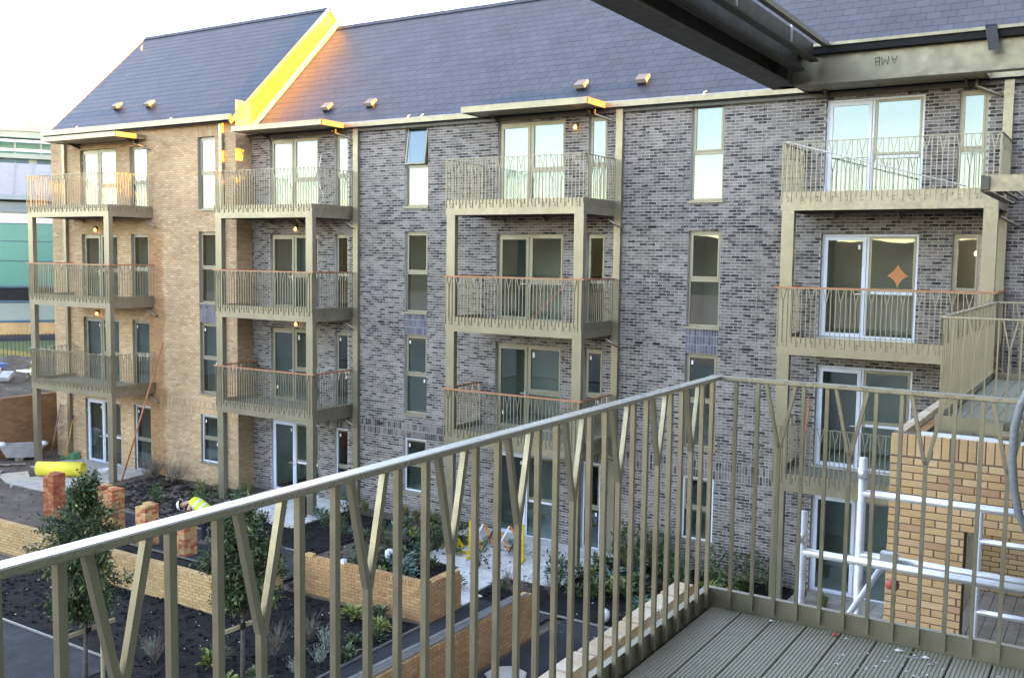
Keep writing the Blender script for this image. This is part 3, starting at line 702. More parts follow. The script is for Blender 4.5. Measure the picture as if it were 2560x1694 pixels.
canopy(buff, -33.72, -29.5, YBF, 11.83, 11.98)
downpipe(buff, -34.15, YBF, .02, 12.25, .085); downpipe(buff, -25.62, YBF, .02, 12.25, .085)
for i in (1, 2): wall_lamp(buff, -32.35, YBF, FLOORS[i][1]+.12)

# ------------------------------------------------------------------ the wing that carries the near balconies (out of frame to the right), added low block to the east that casts shade
wing = thing('apartment_wing', (4, 0, 0), 'buff brick apartment wing on the right that the near balconies are fixed to', 'building')
wb_ = MB(); wb_.quad((.28, -25, -.3), (.28, 17.6, -.3), (.28, 17.6, 12), (.28, -25, 12)); wb_.quad((.28, 17.6, -.3), (9, 17.6, -.3), (9, 17.6, 12), (.28, 17.6, 12)); wb_.quad((9, 17.6, -.3), (9, -25, -.3), (9, -25, 12), (9, 17.6, 12)); wb_.quad((9, -25, -.3), (.28, -25, -.3), (.28, -25, 12), (9, -25, 12))
wb_.tri((.28, 17.6, 12), (9, 17.6, 12), (4.6, 17.6, 16)); wb_.tri((9, -25, 12), (.28, -25, 12), (4.6, -25, 16))
ww = wb_.build('wall', M['grey_brick'], wing)
wr = MB(); wr.quad((.1, -25.2, 11.85), (.1, 17.8, 11.85), (4.6, 17.8, 16.1), (4.6, -25.2, 16.1)); wr.quad((4.6, -25.2, 16.1), (4.6, 17.8, 16.1), (9.2, 17.8, 11.85), (9.2, -25.2, 11.85)); wr.build('roof', M['slate'], wing)
for y in (1.2, 12.2):
    for z in (3.1, 6.25, 9.3):
        mb = MB(); mb.box(.255, .30, y, y+2.0, z, z+2.3); d = mb.build('door', M['frame_olive'], wing); p = MB(); p.box(.240, .253, y+.08, y+.96, z+.08, z+2.2); p.box(.240, .253, y+1.04, y+1.92, z+.08, z+2.2); p.build('pane', M['glass'], d)
east = thing('east_shade_block', (18, 24, 0), 'added shade block beyond the right edge of the picture', 'building')  # invented block out of view, sized to shade the lower fronts
eb = MB(); eb.box(10.5, 17, 16, 44, -.3, 10.6); eb.build('wall', M['buff_brick'], east)
er = MB(); er.hexa([(10.2, 15.7, 10.6), (17.3, 15.7, 10.6), (17.3, 44.3, 10.6), (10.2, 44.3, 10.6), (13.2, 15.7, 14.3), (14.2, 15.7, 14.3), (14.2, 44.3, 14.3), (13.2, 44.3, 14.3)]); er.build('roof', M['slate'], east)

rear = thing('rear_shade_block', (-49, 58, 0), 'added unseen block behind the buff block that shades the teal building', 'building')  # invented block out of view, keeps the sun off the teal building
MB().box(-57.5, -38, 45, 72, -.3, 18).build('wall', M['buff_brick'], rear); MB().hexa([(-57.8, 44.7, 18), (-37.7, 44.7, 18), (-37.7, 72.3, 18), (-57.8, 72.3, 18), (-55, 52, 21), (-41, 52, 21), (-41, 65, 21), (-55, 65, 21)]).build('roof', M['slate'], rear)

rear = thing('rear_shade_block', (-64, 74, 0), 'added taller block out of sight behind the buff block, shading the cream building', 'building')  # second added block, tall enough to shade the cream building
MB().box(-71, -58.2, 57, 92, -.3, 23).build('wall', M['grey_brick'], rear); MB().hexa([(-71.3, 56.7, 23), (-57.9, 56.7, 23), (-57.9, 92.3, 23), (-71.3, 92.3, 23), (-68, 62, 26.5), (-61, 62, 26.5), (-61, 87, 26.5), (-68, 87, 26.5)]).build('roof', M['slate'], rear)

# ------------------------------------------------------------------ balconies
RAIL = 1.47          # handrail above the underside of the fascia
B_SP, B_T = .1055, .0165
_bal = {}
def bal_mesh(kind, bottom, top, sp=.068, fork=.275, t=B_T, flip=0):
    k = (kind, round(bottom, 3), round(top, 3), t)
    if k not in _bal:
        mb = MB(); h = t/2
        if kind == 'bar': mb.box(-h, h, -h, h, bottom, top)
        else:
            zf = top-fork; mb.box(-h, h, -h, h, bottom, zf)
            for s in (-1, 1):
                a = [(s*.004-h*.9, -h, zf-.02), (s*.004+h*.9, -h, zf-.02), (s*.004+h*.9, h, zf-.02), (s*.004-h*.9, h, zf-.02)]
                b = [(s*sp-h, -h, top), (s*sp+h, -h, top), (s*sp+h, h, top), (s*sp-h, h, top)]
                mb.hexa(a+b)
        _bal[k] = mb.mesh('baluster', M['olive'])
    return _bal[k]

def rail_run(root, a, b, zb, rail_mat, first=1, n=None, rz=0, lo=.18, hi=.27, thick=None, rail_h=RAIL, t=B_T, bolts=None, hr=(.045, .012)):
    a, b = Vector(a), Vector(b); d = b-a; L = d.length; d.normalize()
    n = n or max(2, round(L/B_SP)); st = L/n
    for k in range(n+1):
        if k == 0 and a is None: continue
        kind = 'fork' if (k % 3 == first and 0 < k < n) else 'bar'
        me = bal_mesh(kind, lo if k % 2 == 0 else hi, rail_h-.006, t=t)
        P = a+d*(k*st); link('baluster', me, root, (P.x, P.y, zb), rz)
        if bolts is not None and k % 3 == first:
            nrm = Vector((d.y, -d.x, 0))
            for dz in (.215, .285):
                for sgn in (.32, ):
                    c = P+d*(st*sgn)+Vector((0, 0, zb+dz))
                    bolts.box(c.x-.013, c.x+.013, c.y-.016, c.y+.016, c.z-.013, c.z+.013)

def balcony(x0, x1, yf, yw, zb, label, rail='olive', posts=None, first=1, cover=None, sides=True):
    root = thing('balcony', ((x0+x1)/2, yf, zb), label, 'balcony', 'metal balconies on the apartment fronts')
    H = .40
    f = MB(); f.box(x0, x1, yf, yf+.03, zb, zb+H); f.build('front_fascia', M['olive'], root)
    f = MB(); f.box(x0, x0+.03, yf+.032, yw-.02, zb, zb+H); f.build('side_fascia', M['olive'], root)
    f = MB(); f.box(x1-.03, x1, yf+.032, yw-.02, zb, zb+H); f.build('side_fascia', M['olive'], root)
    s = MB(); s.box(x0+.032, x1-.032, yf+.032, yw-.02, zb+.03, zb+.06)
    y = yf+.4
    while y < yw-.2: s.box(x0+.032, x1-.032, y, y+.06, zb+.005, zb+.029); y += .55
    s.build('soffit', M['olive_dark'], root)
    dk = MB(); x = x0+.034
    while x < x1-.06:
        e = min(x+.140, x1-.032); dk.box(x, e, yf+.034, yw-.012, zb+.24, zb+.27); x += .146
    o = dk.build('deck_boards', M['olive_deck'], root); o['kind'] = 'stuff'
    bl = MB()
    rail_run(root, (x0+.012, yf-.012, 0), (x1-.012, yf-.012, 0), zb, rail, first, bolts=bl)
    ns = max(2, round((yw-.06-yf)/B_SP))
    rail_run(root, (x1+.012, yf+.06, 0), (x1+.012, yw-.05, 0), zb, rail, 1, rz=R(90), bolts=bl)
    rail_run(root, (x0-.012, yw-.05, 0), (x0-.012, yf+.06, 0), zb, rail, 1, rz=R(90), bolts=bl)
    o = bl.build('bolts', M['olive'], root); o['kind'] = 'stuff'
    zt = zb+RAIL
    def rails(mat, w, h, dz, nm, over=0):
        mb = MB(); mb.box(x0-.03-over, x1+.03+over, yf-.012-w/2, yf-.012+w/2, zt-h/2+dz, zt+h/2+dz); mb.build(nm, mat, root)
        for xx in (x0-.012, x1+.012):
            mb = MB(); mb.box(xx-w/2, xx+w/2, yf-.012+w/2+.002, yw-.03, zt-h/2+dz, zt+h/2+dz); mb.build(nm, mat, root)
    rails(M['olive'], .045, .012, 0, 'handrail')
    if cover: rails(M['orange_rail'], .058, .030, .022, 'rail_cover', .05)
    if posts is not None:
        for (pa, pb) in ((x0+.03, x0+.30), (x1-.26, x1+.005)):
            p = MB(); p.box(pa, pb, yf+.004, yf+.16, posts, zb-.001); p.build('post', M['olive'], root)
    dp = MB(); dp.tube([(x1-.12, yw-.18, zb+.02), (x1-.12, yw-.18, zb-.11), (x1-.02, yw-.16, zb-.16), (x1+.25, yw-.09, zb-.32)], .036, 8); dp.build('drain_pipe', M['olive'], root, True)
    br = MB()
    for xx in (x0+.75, (x0+x1)/2): br.hexa([(xx-.025, yw-.32, zb-.001), (xx+.025, yw-.32, zb-.001), (xx+.025, yw-.012, zb-.14), (xx-.025, yw-.012, zb-.14), (xx-.025, yw-.32, zb+.02), (xx+.025, yw-.32, zb+.02), (xx+.025, yw-.012, zb+.02), (xx-.025, yw-.012, zb+.02)])
    br.build('wall_bracket', M['olive'], root)
    return root

SLAB = {3: 9.01, 2: 5.89, 1: 2.83}
FN = {3: 'top', 2: 'middle', 1: 'lowest'}
bay_txt = {0: 'on the buff block at the far left', 1: 'beside the buff block corner, second bay from the left', 2: 'of the grey block bay left of the long bare brick wall', 3: 'of the right-hand grey bay nearest the camera'}
bays = [(-33.83, -29.2, 21.02, YBF), (-24.79, -20.60, 21.7, YG), (-15.73, -11.54, 21.7, YG), (-6.63, -2.30, 21.7, YG)]
for bi, (x0, x1, yf, yw) in enumerate(bays):
    for fl_ in (3, 2, 1):
        zb = SLAB[fl_]+(.09 if bi == 0 else 0)-(.05 if (bi == 3 and fl_ < 3) else 0)
        below = (SLAB[fl_-1]+.4+(.09 if bi == 0 else 0)-(.05 if bi == 3 else 0)) if fl_ > 1 else .0
        cov = (fl_ == 2) or (fl_ == 1 and bi in (1, 2))
        balcony(x0, x1, yf, yw, zb, f"{FN[fl_]} olive metal balcony {bay_txt[bi]}", posts=below, first=1, cover=cov)

# ------------------------------------------------------------------ near balcony (the camera stands on it) and its neighbour
DZ = 6.23
def deck(root, x0, x1, y0, y1, z, w=.148, gap=.007):
    x = x0
    while x < x1-.03:
        e = min(x+w, x1); mb = MB(); n = 9; gw = (e-x)/n; top = []
        for k in range(n):
            a = x+k*gw; top += [(a, z-.004), (a+gw*.18, z), (a+gw*.82, z), (a+gw, z-.004)]
        prof = [(x, z-.026)] + top + [(e, z-.026)]
        v0 = len(mb.v)
        for yy in (y0, y1):
            for (px, pz) in prof: mb.v.append((px, yy, pz))
        m_ = len(prof)
        for k in range(m_-1): mb.f.append((k, k+1, m_+k+1, m_+k))
        mb.f.append((0, m_, 2*m_-1, m_-1)); mb.f.append(tuple(range(m_-1, -1, -1))); mb.f.append(tuple(range(m_, 2*m_)))
        mb.build('deck_board', M['olive_deck'], root); x = e+gap

def near_balcony(root, xl, xr, y0, y1, inside=True, open_near=False):
    zb = DZ-.30; H = .39; zt = 7.345
    for nm, b in (('fascia', (xl-.03, xr, y1, y1+.03)), ('fascia', (xl-.03, xl, y0+.002, y1-.002)), ('fascia', (xl-.03, xr, y0-.03, y0))):
        f = MB(); f.box(b[0], b[1], b[2], b[3], zb, zb+H); f.build(nm, M['olive'], root)
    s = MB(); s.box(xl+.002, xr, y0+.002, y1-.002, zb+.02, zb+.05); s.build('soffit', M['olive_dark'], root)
    deck(root, xl+.012, xr, y0+.004, y1-.004, DZ)
    sg = 1 if inside else -1
    # far rail along x, left rail along y, near rail along x
    rh = zt-DZ
    for (a, d, n, rz, first, pt) in (((xl+.0, y1-.014*sg), (1, 0), int((xr-xl)/.1055), 0, 0, .1055), ((xl+.014*sg, y1-.085), (0, -1), int((y1-y0-.2)/.1235), R(90), 2, .1235), ((xl+.0, y0+.014*sg), (1, 0), int((xr-xl)/.1055), 0, 0, .1055)):
        for k in range(n+1):
            if rz == 0 and k == 0: continue
            kind = 'fork' if k % 3 == first else 'bar'
            me = bal_mesh(kind, .02, rh-.008, t=(.0185 if rz else .016) if inside else .015)
            link('baluster', me, root, (a[0]+d[0]*k*pt, a[1]+d[1]*k*pt, DZ), rz)
    w = .046
    for b in ((xl-.02, xr, y1-.014*sg-w/2, y1-.014*sg+w/2), (xl+.014*sg-w/2, xl+.014*sg+w/2, y0+.1, y1-.014*sg-w/2-.001), (xl-.02, xr, y0+.014*sg-w/2, y0+.014*sg+w/2)):
        h = MB(); h.box(b[0], b[1], b[2], b[3], zt-.008, zt+.012); o = h.build('handrail', M['olive_sheen'], root)
        bv = o.modifiers.new('edge', 'BEVEL'); bv.width = .003; bv.segments = 1

nb = thing('balcony', (-.7, 2, DZ), 'near olive balcony in the foreground with grooved decking and forked balusters', 'balcony')
near_balcony(nb, -1.65, .26, -.75, 4.48)
nb2 = thing('balcony', (-.7, 13.5, DZ), 'olive balcony at the right edge above the raw brick enclosure', 'balcony')
near_balcony(nb2, -1.63, .26, 11.05, 15.95, inside=False)

def channel(mb, a, b, w, h, side):      # C section from a to b (centre of web outer face), flanges of width w towards `side`
    a, b = Vector(a), Vector(b); s = Vector(side)
    for (lo, hi, d0, d1) in ((0, h, 0, .012), (0, .016, .012, w), (h-.016, h, .012, w)):
        mb.hexa([a+s*d0+Vector((0, 0, lo)), b+s*d0+Vector((0, 0, lo)), b+s*d1+Vector((0, 0, lo)), a+s*d1+Vector((0, 0, lo)), a+s*d0+Vector((0, 0, hi)), b+s*d0+Vector((0, 0, hi)), b+s*d1+Vector((0, 0, hi)), a+s*d1+Vector((0, 0, hi))])
def upper_frame(x, xr, y0, y1, label, far):
    root = thing('steel_frame', (x, y1, 8.85), label, 'frame')
    zb, h = 8.85, .215
    mb = MB(); yy = y1 if far else y0
    channel(mb, (x, yy+(.012 if far else -.012), zb), (xr, yy+(.012 if far else -.012), zb), .075, h, (0, -1 if far else 1, 0)); fb = mb.build('end_beam', M['olive'], root)
    sg = -1 if far else 1
    g_ = MB(); g_.box(x+.02, xr, min(yy, yy+sg*.05), max(yy, yy+sg*.05), zb+.163, zb+.199); g_.build('painted_shade_strip', M['dark'], root)  # dark box painted as the shade of the recess under the top lip
    g_ = MB(); g_.box(x-.04, x+.06, yy-.09, yy-.001, zb+.018, zb+.198); g_.build('corner_plate', M['olive_dark'], root)
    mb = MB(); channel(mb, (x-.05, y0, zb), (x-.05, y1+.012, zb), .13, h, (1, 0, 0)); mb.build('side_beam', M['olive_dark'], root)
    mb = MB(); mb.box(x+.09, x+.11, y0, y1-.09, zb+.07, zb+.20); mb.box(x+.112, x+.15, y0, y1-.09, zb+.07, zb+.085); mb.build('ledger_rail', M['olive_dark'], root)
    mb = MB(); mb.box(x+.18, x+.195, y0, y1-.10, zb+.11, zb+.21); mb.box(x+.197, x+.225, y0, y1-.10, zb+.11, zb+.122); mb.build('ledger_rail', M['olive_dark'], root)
    for y in (y1-.55, y1-1.35, y1-2.15):
        r_ = MB(); r_.tube([(x+.21, y, zb+.122), (x+.21, y, zb+.22)], .006, 6); r_.build('hanger_rod', M['steel'], root)
    t = MB(); t.box(x+.24, x+.27, y0, y1-.08, zb+.19, zb+.215); t.build('trim_angle', M['olive'], root)
    return root
uf = upper_frame(-1.70, .26, -.75, 5.50, 'open steel frame of the balcony overhead at the top right, with black tape', True)
tp = MB(); tp.hexa([(-.675, 5.420, 9.060), (-.625, 5.420, 9.060), (-.600, 5.418, 8.945), (-.655, 5.418, 8.945), (-.675, 5.424, 9.070), (-.625, 5.424, 9.070), (-.600, 5.422, 8.945), (-.655, 5.422, 8.945)])
tp.box(-.675, -.625, 5.424, 5.50, 9.066, 9.070)
tp.build('tape', M['tape'], uf)
def strokes(parent, paths, x0, z0, sc, y, mat, wdt=.0035):
    for path in paths:
        mb = MB(); mb.tube([(x0+p[0]*sc, y, z0+p[1]*sc) for p in path], wdt, 5); mb.build('scrawl', mat, parent)
# the letters AMB scrawled upside down on the beam
LET = {'A': [[(0, 0), (.35, 1), (.7, 0)], [(.15, .4), (.55, .4)]], 'M': [[(0, 0), (.08, 1), (.4, .35), (.72, 1), (.8, 0)]], 'B': [[(0, 0), (0, 1), (.45, .95), (.5, .65), (.05, .52), (.5, .45), (.55, .1), (0, 0)]]}
xx = 0
for ch in 'AMB':
    strokes(uf, [[(-(xx+p[0]), -p[1]) for p in path] for path in LET[ch]], -1.095, 8.975, .042, 5.4985, M['dark'], .0016); xx += 1.05
upper_frame(-1.70, .26, 14.42, 17.4, 'olive steel beam end of the unfinished balcony at the right edge', False)

# ------------------------------------------------------------------ raw brick enclosures under the near balconies
def loggia(y0, y1, label, opening, nsep, faces):
    root = thing('brick_enclosure', (-1.9, y0, 3.1), label, 'brick wall')
    xl, zt, zb = -1.948, 6.20, 0.0
    core = MB(); core.box(xl, xl+.21, y0+.215, y1-.2, 5.55, zt-.07); core.box(xl, xl+.21, y0+.215, y0+.7, zb, 5.55); core.box(xl, xl+.21, y1-.7, y1-.2, zb, 5.55)
    fN = Face((0, y0, 0), (1, 0, 0))
    if opening:
        a, b, c, d = opening
        core.box(xl, a, y0, y0+.21, zb, zt-.004); core.box(a, .28, y0, y0+.21, d, zt-.004); core.box(a, .28, y0, y0+.21, zb, c)
    else: core.box(xl, .28, y0, y0+.21, zb, zt-.07)
    core.box(xl, .28, y1-.2, y1, zb, zt-.07)
    w = core.build('wall', M['loggia_mortar'], root)
    if 'near' in faces:
        rr = bond(xl-.004, .28, zt-.225-.075*41, zt-.224, [opening] if opening else ())
        lay_bricks(w, fN, rr, M['loggia_brick'], nsep, proud=.009, wob=.003, want=lambda P: P.x < -.1)
        lay_bricks(w, fN, bond(xl-.004, .28, zt-.217, zt, (), bl=.069, bh=.215, stack=True), M['loggia_brick'], 40, name='soldier_brick', rest='soldier_course')
    # laid bricks along the top, bedded in mortar and two wythes wide
    y = y0+.22; k = 0
    while y < y1-.2:
        for (a, b, dz) in ((xl-.012, xl+.098, .0), (xl+.112, xl+.215, -.062)):
            mb = MB(); q = rnd(-.006, .006); e = .006; l_ = .213
            z0_, z1_ = zt-.068+dz, zt+dz+rnd(-.004, .004)
            oy = 0 if dz == 0 else .11
            mb.v = [(a, y+oy, z0_), (b, y+oy, z0_), (b, y+oy+l_, z0_), (a, y+oy+l_, z0_), (a+e+q, y+oy+e, z1_), (b-e+q, y+oy+e, z1_), (b-e+q, y+oy+l_-e, z1_), (a+e+q, y+oy+l_-e, z1_)]
            mb.f = [(4, 5, 6, 7), (0, 1, 5, 4), (1, 2, 6, 5), (2, 3, 7, 6), (3, 0, 4, 7)]
            mb.build('brick', M['top_brick'] if dz == 0 else M['orange_brick'], w)
        y += .224; k += 1
    return root, w
M['top_brick'] = brick_mat('top_brick', [(0, (.55,.36,.22)), (.4, (.64,.46,.31)), (.75, (.60,.40,.27)), (1, (.68,.53,.38))], .7, (.72,.66,.58), blotch=(.8, (.70,.64,.57)))
lg1, _w = loggia(-1.0, 4.90, 'raw brick wall top just outside the foreground railing', None, 0, ())
lg2, _w = loggia(10.35, 16.4, 'raw yellow brick enclosure under the balcony at the right edge', (-1.24, .28, 3.1, 5.30), 230, ('near',))
# inside of the second enclosure: deck, far brick wall, railing
dk = MB()
x = -1.7
while x < .25: dk.box(x, x+.138, 10.57, 16.1, 3.12, 3.15); x += .145
dk.build('loggia_deck', M['old_timber'], lg2)
fI = Face((0, 15.6, 0), (1, 0, 0)); iw = MB(); iw.box(-1.72, .28, 15.6, 15.8, 3.15, 6.0); iw = iw.build('inner_wall', M['loggia_mortar'], lg2); lay_bricks(iw, fI, bond(-1.72, .27, 3.16, 5.9), M['loggia_brick'], 0)
cl = MB(); cl.box(-1.7, .27, 10.57, 15.59, 5.80, 5.84); cl.build('ceiling', M['dark'], lg2)
for k in range(46):
    link('baluster', bal_mesh('fork' if k % 3 == 1 else 'bar', -.05, 1.10, t=.015), lg2, (-1.74, 11.1+k*.0975, 3.15), R(90))
hr = MB(); hr.box(-1.765, -1.715, 11.0, 15.6, 4.25, 4.265); hr.build('handrail', M['olive'], lg2)
# mortar bed and offcuts on top of the enclosure
o = MB(); o.box(-1.70, .2, 10.365, 10.55, 6.199, 6.212); o.build('mortar_bed', M['mortar_lump'], lg2)
pp = MB(); pp.tube([(-1.02, 10.50, 6.254), (-.70, 10.53, 6.254)], .040, 14); tag(pp.build('pipe_offcut', M['brown_plastic'], None, True, (-.86, 10.64, 6.12)), 'short brown round pipe offcut lying on the raw brick enclosure', 'pipe')
pp = MB(); pp.box(-1.15, -.98, 10.66, 10.79, 6.214, 6.335); tag(pp.build('pipe_offcut', M['olive'], None, False, (-1.06, 10.78, 6.09)), 'small square olive pipe collar beside the brown pipe offcut', 'pipe')
pp = MB(); bar_len = [(-.85, 10.66, 6.264), (-.42, 10.60, 6.264)]
pp.bar(bar_len[0], bar_len[1], .10, .10); tag(pp.build('pipe_offcut', M['olive'], None, False, (-.6, 10.76, 6.1)), 'long square olive downpipe offcut lying on the raw brick enclosure', 'pipe')
pp = MB(); pp.tube([(-.36, 10.45, 6.258), (-.12, 10.49, 6.258)], .045, 12); tag(pp.build('pipe_offcut', M['brown_plastic'], None, True, (-.2, 10.58, 6.1)), 'brown round pipe end on the raw brick enclosure next to the grey conduit', 'pipe')
bt = MB(); bt.tube([(-.93, 11.9, 6.265), (-.86, 12.0, 6.265), (-.82, 12.05, 6.265)], [.03, .034, .015], 10); tag(bt.build('bottle', M['sheet'], None, True, (-.88, 12.0, 6.23)), 'crumpled clear plastic bottle on the deck of the right-edge balcony', 'bottle')

# ------------------------------------------------------------------ scaffold tower
sc_ = thing('scaffold_tower', (-1, 6, 0), 'white aluminium scaffold tower rising beside the near balcony', 'scaffold')
def st(name, pts, r=.0245, mat='steel'):
    return MB().tube(pts, r, 12).build(name, M[mat], sc_, True)
p = st('upright', [(-1.555, 5.74, 0), (-1.555, 5.74, 6.44)]); MB().tube([(-1.555, 5.74, 6.26), (-1.555, 5.74, 6.335)], .031, 12).build('collar', M['steel'], p, True)
p = st('upright', [(-1.36, 6.36, 0), (-1.36, 6.36, 6.68)]); MB().tube([(-1.36, 6.36, 6.55), (-1.36, 6.36, 6.61)], .031, 12).build('collar', M['steel'], p, True)
st('rail', [(-1.36, 6.36, 6.455), (.24, 6.36, 6.455)]); st('rail', [(-1.555, 5.74, 6.20), (.24, 5.70, 6.20)]); st('rail', [(-1.36, 6.36, 6.06), (.24, 6.30, 6.06)])
st('rail', [(-1.36, 6.36, 4.2), (.24, 6.36, 4.2)]); st('rail', [(-1.555, 5.74, 4.2), (.24, 5.7, 4.2)])
p = st('brace', [(-1.18, 6.30, 6.08), (-1.42, 5.98, 5.62), (-1.50, 5.80, 5.30)], .020); MB().box(-1.22, -1.12, 6.26, 6.33, 6.03, 6.12).build('brace_hook', M['steel'], p)
p = st('ladder_stile', [(-.68, 6.36, 3.0), (-.68, 6.36, 6.44)], .017)
for z in (6.26, 6.04, 5.83, 5.6, 5.37, 5.14, 4.91, 4.7): st('rung', [(-.68, 6.36, z), (-.16, 6.36, z)], .017)
st('ladder_stile', [(-.16, 6.36, 3.0), (-.16, 6.36, 6.44)], .017)
pl = MB(); pl.box(-1.5, .2, 5.72, 6.34, 3.95, 4.0); pl.build('platform', M['ply'], sc_)
mm = MB(); mm.tube([(-.27, 4.38, 7.50), (-.31, 4.38, 7.43), (-.345, 4.38, 7.34), (-.362, 4.38, 7.25), (-.364, 4.38, 7.12), (-.352, 4.385, 7.0), (-.33, 4.39, 6.9), (-.28, 4.40, 6.8)], .016, 12); tag(mm.build('conduit', M['cable'], None, True, (-.3, 4.4, 6.8)), 'grey flexible conduit hanging at the right edge over the near handrail', 'cable')

# ------------------------------------------------------------------ garden walls
def coping(root, a, b, z, mat, w=.225, t=.105, nsep=60, along='x', c=0):
    """brick-on-edge coping from a to b along an axis; c is the other coordinate's centre"""
    u = a; meshes = None; k = 0; rest = MB()
    mb = MB(); e = .005; L, W = .065, w
    if along == 'x': dims = (L, W)
    else: dims = (W, L)
    dx, dy = dims
    mb.v = [(-dx/2, -dy/2, 0), (dx/2, -dy/2, 0), (dx/2, dy/2, 0), (-dx/2, dy/2, 0), (-dx/2+e, -dy/2+e, t), (dx/2-e, -dy/2+e, t), (dx/2-e, dy/2-e, t), (-dx/2+e, dy/2-e, t)]
    mb.f = [(4, 5, 6, 7), (0, 1, 5, 4), (1, 2, 6, 5), (2, 3, 7, 6), (3, 0, 4, 7)]
    me = mb.mesh('coping_brick', mat); n = int((b-a)/.075)
    pos = []
    for i in range(n):
        q = a+.0375+i*(b-a)/n; pos.append((q, c, z) if along == 'x' else (c, q, z))
    idx = pick(pos, nsep, lambda p: (Vector(p)-CAM).length)
    for i, p in enumerate(pos):
        p = (p[0], p[1], p[2]+rnd(-.002, .002))
        if i in idx: link('coping_brick', me, root, p)
        else:
            k = len(rest.v); rest.v += [(v[0]+p[0], v[1]+p[1], v[2]+p[2]) for v in mb.v]; rest.f += [tuple(i_+k for i_ in f) for f in mb.f]
    if rest.v: o = rest.build('coping_bricks', mat, root); o['kind'] = 'stuff'

def garden_wall(label, segs, h, mat, nsep=200, ncop=60):
    x0, x1, y0, y1 = segs[0][:4]
    root = thing('garden_wall', (x1, y0, 0), label, 'garden wall', 'low brick garden walls')
    core = MB(); hb = h-.105
    for (a, b, c, d, _f, _c) in segs: core.box(a, b, c, d, -.1, hb)
    w = core.build('core', M['orange_mortar'], root)
    for (a, b, c, d, faces, cop) in segs:
        for f in faces:
            if f == 'S': fc = Face((a, c, 0), (1, 0, 0)); L = b-a
            if f == 'E': fc = Face((b, c, 0), (0, 1, 0)); L = d-c
            if f == 'N': fc = Face((b, d, 0), (-1, 0, 0)); L = b-a
            if f == 'W': fc = Face((a, d, 0), (0, -1, 0)); L = d-c
            lay_bricks(w, fc, bond(0, L, .015, hb), mat, nsep if f in 'SE' else 0, wob=.002)
        if cop == 'x': coping(root, a, b, hb+.001, mat, c=(c+d)/2, along='x', nsep=ncop)
        if cop == 'y': coping(root, c, d, hb+.001, mat, c=(a+b)/2, along='y', nsep=ncop)
    return root
garden_wall('long low buff brick wall at the lower left, crossing behind the first staked tree', [(-29.5, -16.72, 14.45, 14.665, 'SNE', 'x'), (-16.935, -16.72, 14.668, 16.60, 'E', 'y')], .795, M['buffwall_brick'], 200, 80)
garden_wall('short orange brick garden wall in the middle, ending in a pier with open brick ends', [(-16.4, -12.43, 16.62, 16.835, 'SE', 'x'), (-12.70, -12.43, 16.838, 17.85, 'E', 'y')], .870, M['orange_brick'], 220, 60)
garden_wall('orange brick wall with loose metal profiles lying along its top', [(-10.42, -10.20, 8.5, 17.25, 'ES', 'y')], .945, M['orange_brick'], 220, 80)
# extra loose course and holed brick on the middle wall's pier
eb_ = MB(); eb_.box(-12.66, -12.45, 16.66, 16.76, .873, .936); lb = eb_.build('loose_brick', M['orange_brick'], None, False, (-12.55, 16.7, .873)); tag(lb, 'loose holed brick on the end pier of the middle garden wall', 'brick')
for k in range(4):
    h_ = MB(); h_.lathe([(.0, 0), (.014, 0), (.014, .003), (.0, .003)], (-12.63+k*.047, 16.657, .903), 8)
    h2 = h_.build('brick_hole', M['dark'], lb); h2.data.transform(Matrix.Translation((-12.63+k*.047, 16.6585, .903)) @ Matrix.Rotation(R(90), 4, 'X') @ Matrix.Translation((12.63-k*.047, -16.657, -.903)))
eb_ = MB(); eb_.box(-16.05, -15.83, 16.66, 16.77, .873, .936); tag(eb_.build('loose_brick', M['orange_brick'], None, False, (-15.9, 16.7, .873)), 'loose brick left lying on the coping of the middle garden wall', 'brick')
# metal profiles on the third wall
prof = [((-10.50, 10.2, .975), (-10.34, 16.95, .975), .05, .045, 'long silver metal profile on the brick wall, outermost'), ((-10.40, 9.8, .975), (-10.28, 16.6, .975), .06, .035, 'second silver profile lying on the brick wall, in the middle'),
        ((-10.30, 10.0, .97), (-10.22, 17.1, .97), .04, .03, 'innermost silver profile lying on the brick wall'), ((-10.44, 11.2, 1.02), (-10.33, 15.4, 1.02), .05, .03, 'upper silver profile lying across the other profiles')]
for a, b, w, h, lab in prof:
    mb = MB(); a, b = Vector(a), Vector(b); mb.bar(a, b, w, .006); d = (b-a).normalized(); sx = d.cross(Vector((0, 0, 1)))*(w/2-.003)
    mb.bar(a+sx+Vector((0, 0, h/2+.003)), b+sx+Vector((0, 0, h/2+.003)), .005, h); mb.bar(a-sx+Vector((0, 0, h/2+.003)), b-sx+Vector((0, 0, h/2+.003)), .005, h)
    tag(mb.build('metal_profile', M['alu'], None, False, a), lab, 'metal profile', 'metal profiles on the brick wall')
mb = MB(); mb.tube([(-10.18, 13.55, .98), (-10.165, 13.56, .9), (-10.16, 13.58, .6), (-10.16, 13.6, .1)], .006, 6); tag(mb.build('string_line', M['white'], None, False, (-10.16, 13.6, .1)), 'white string hanging down the face of the orange brick wall', 'string')
mb = MB(); mb.lathe([(0, 0), (.35, 0), (.42, .03), (.38, .055), (.1, .062), (0, .06)], (-9.6, 15.3, .012), 7); tag(mb.build('stone_slab', M['paving'], None, False, (-9.6, 15.3, 0)), 'rough pale stone lying at the foot of the orange brick wall', 'stone')

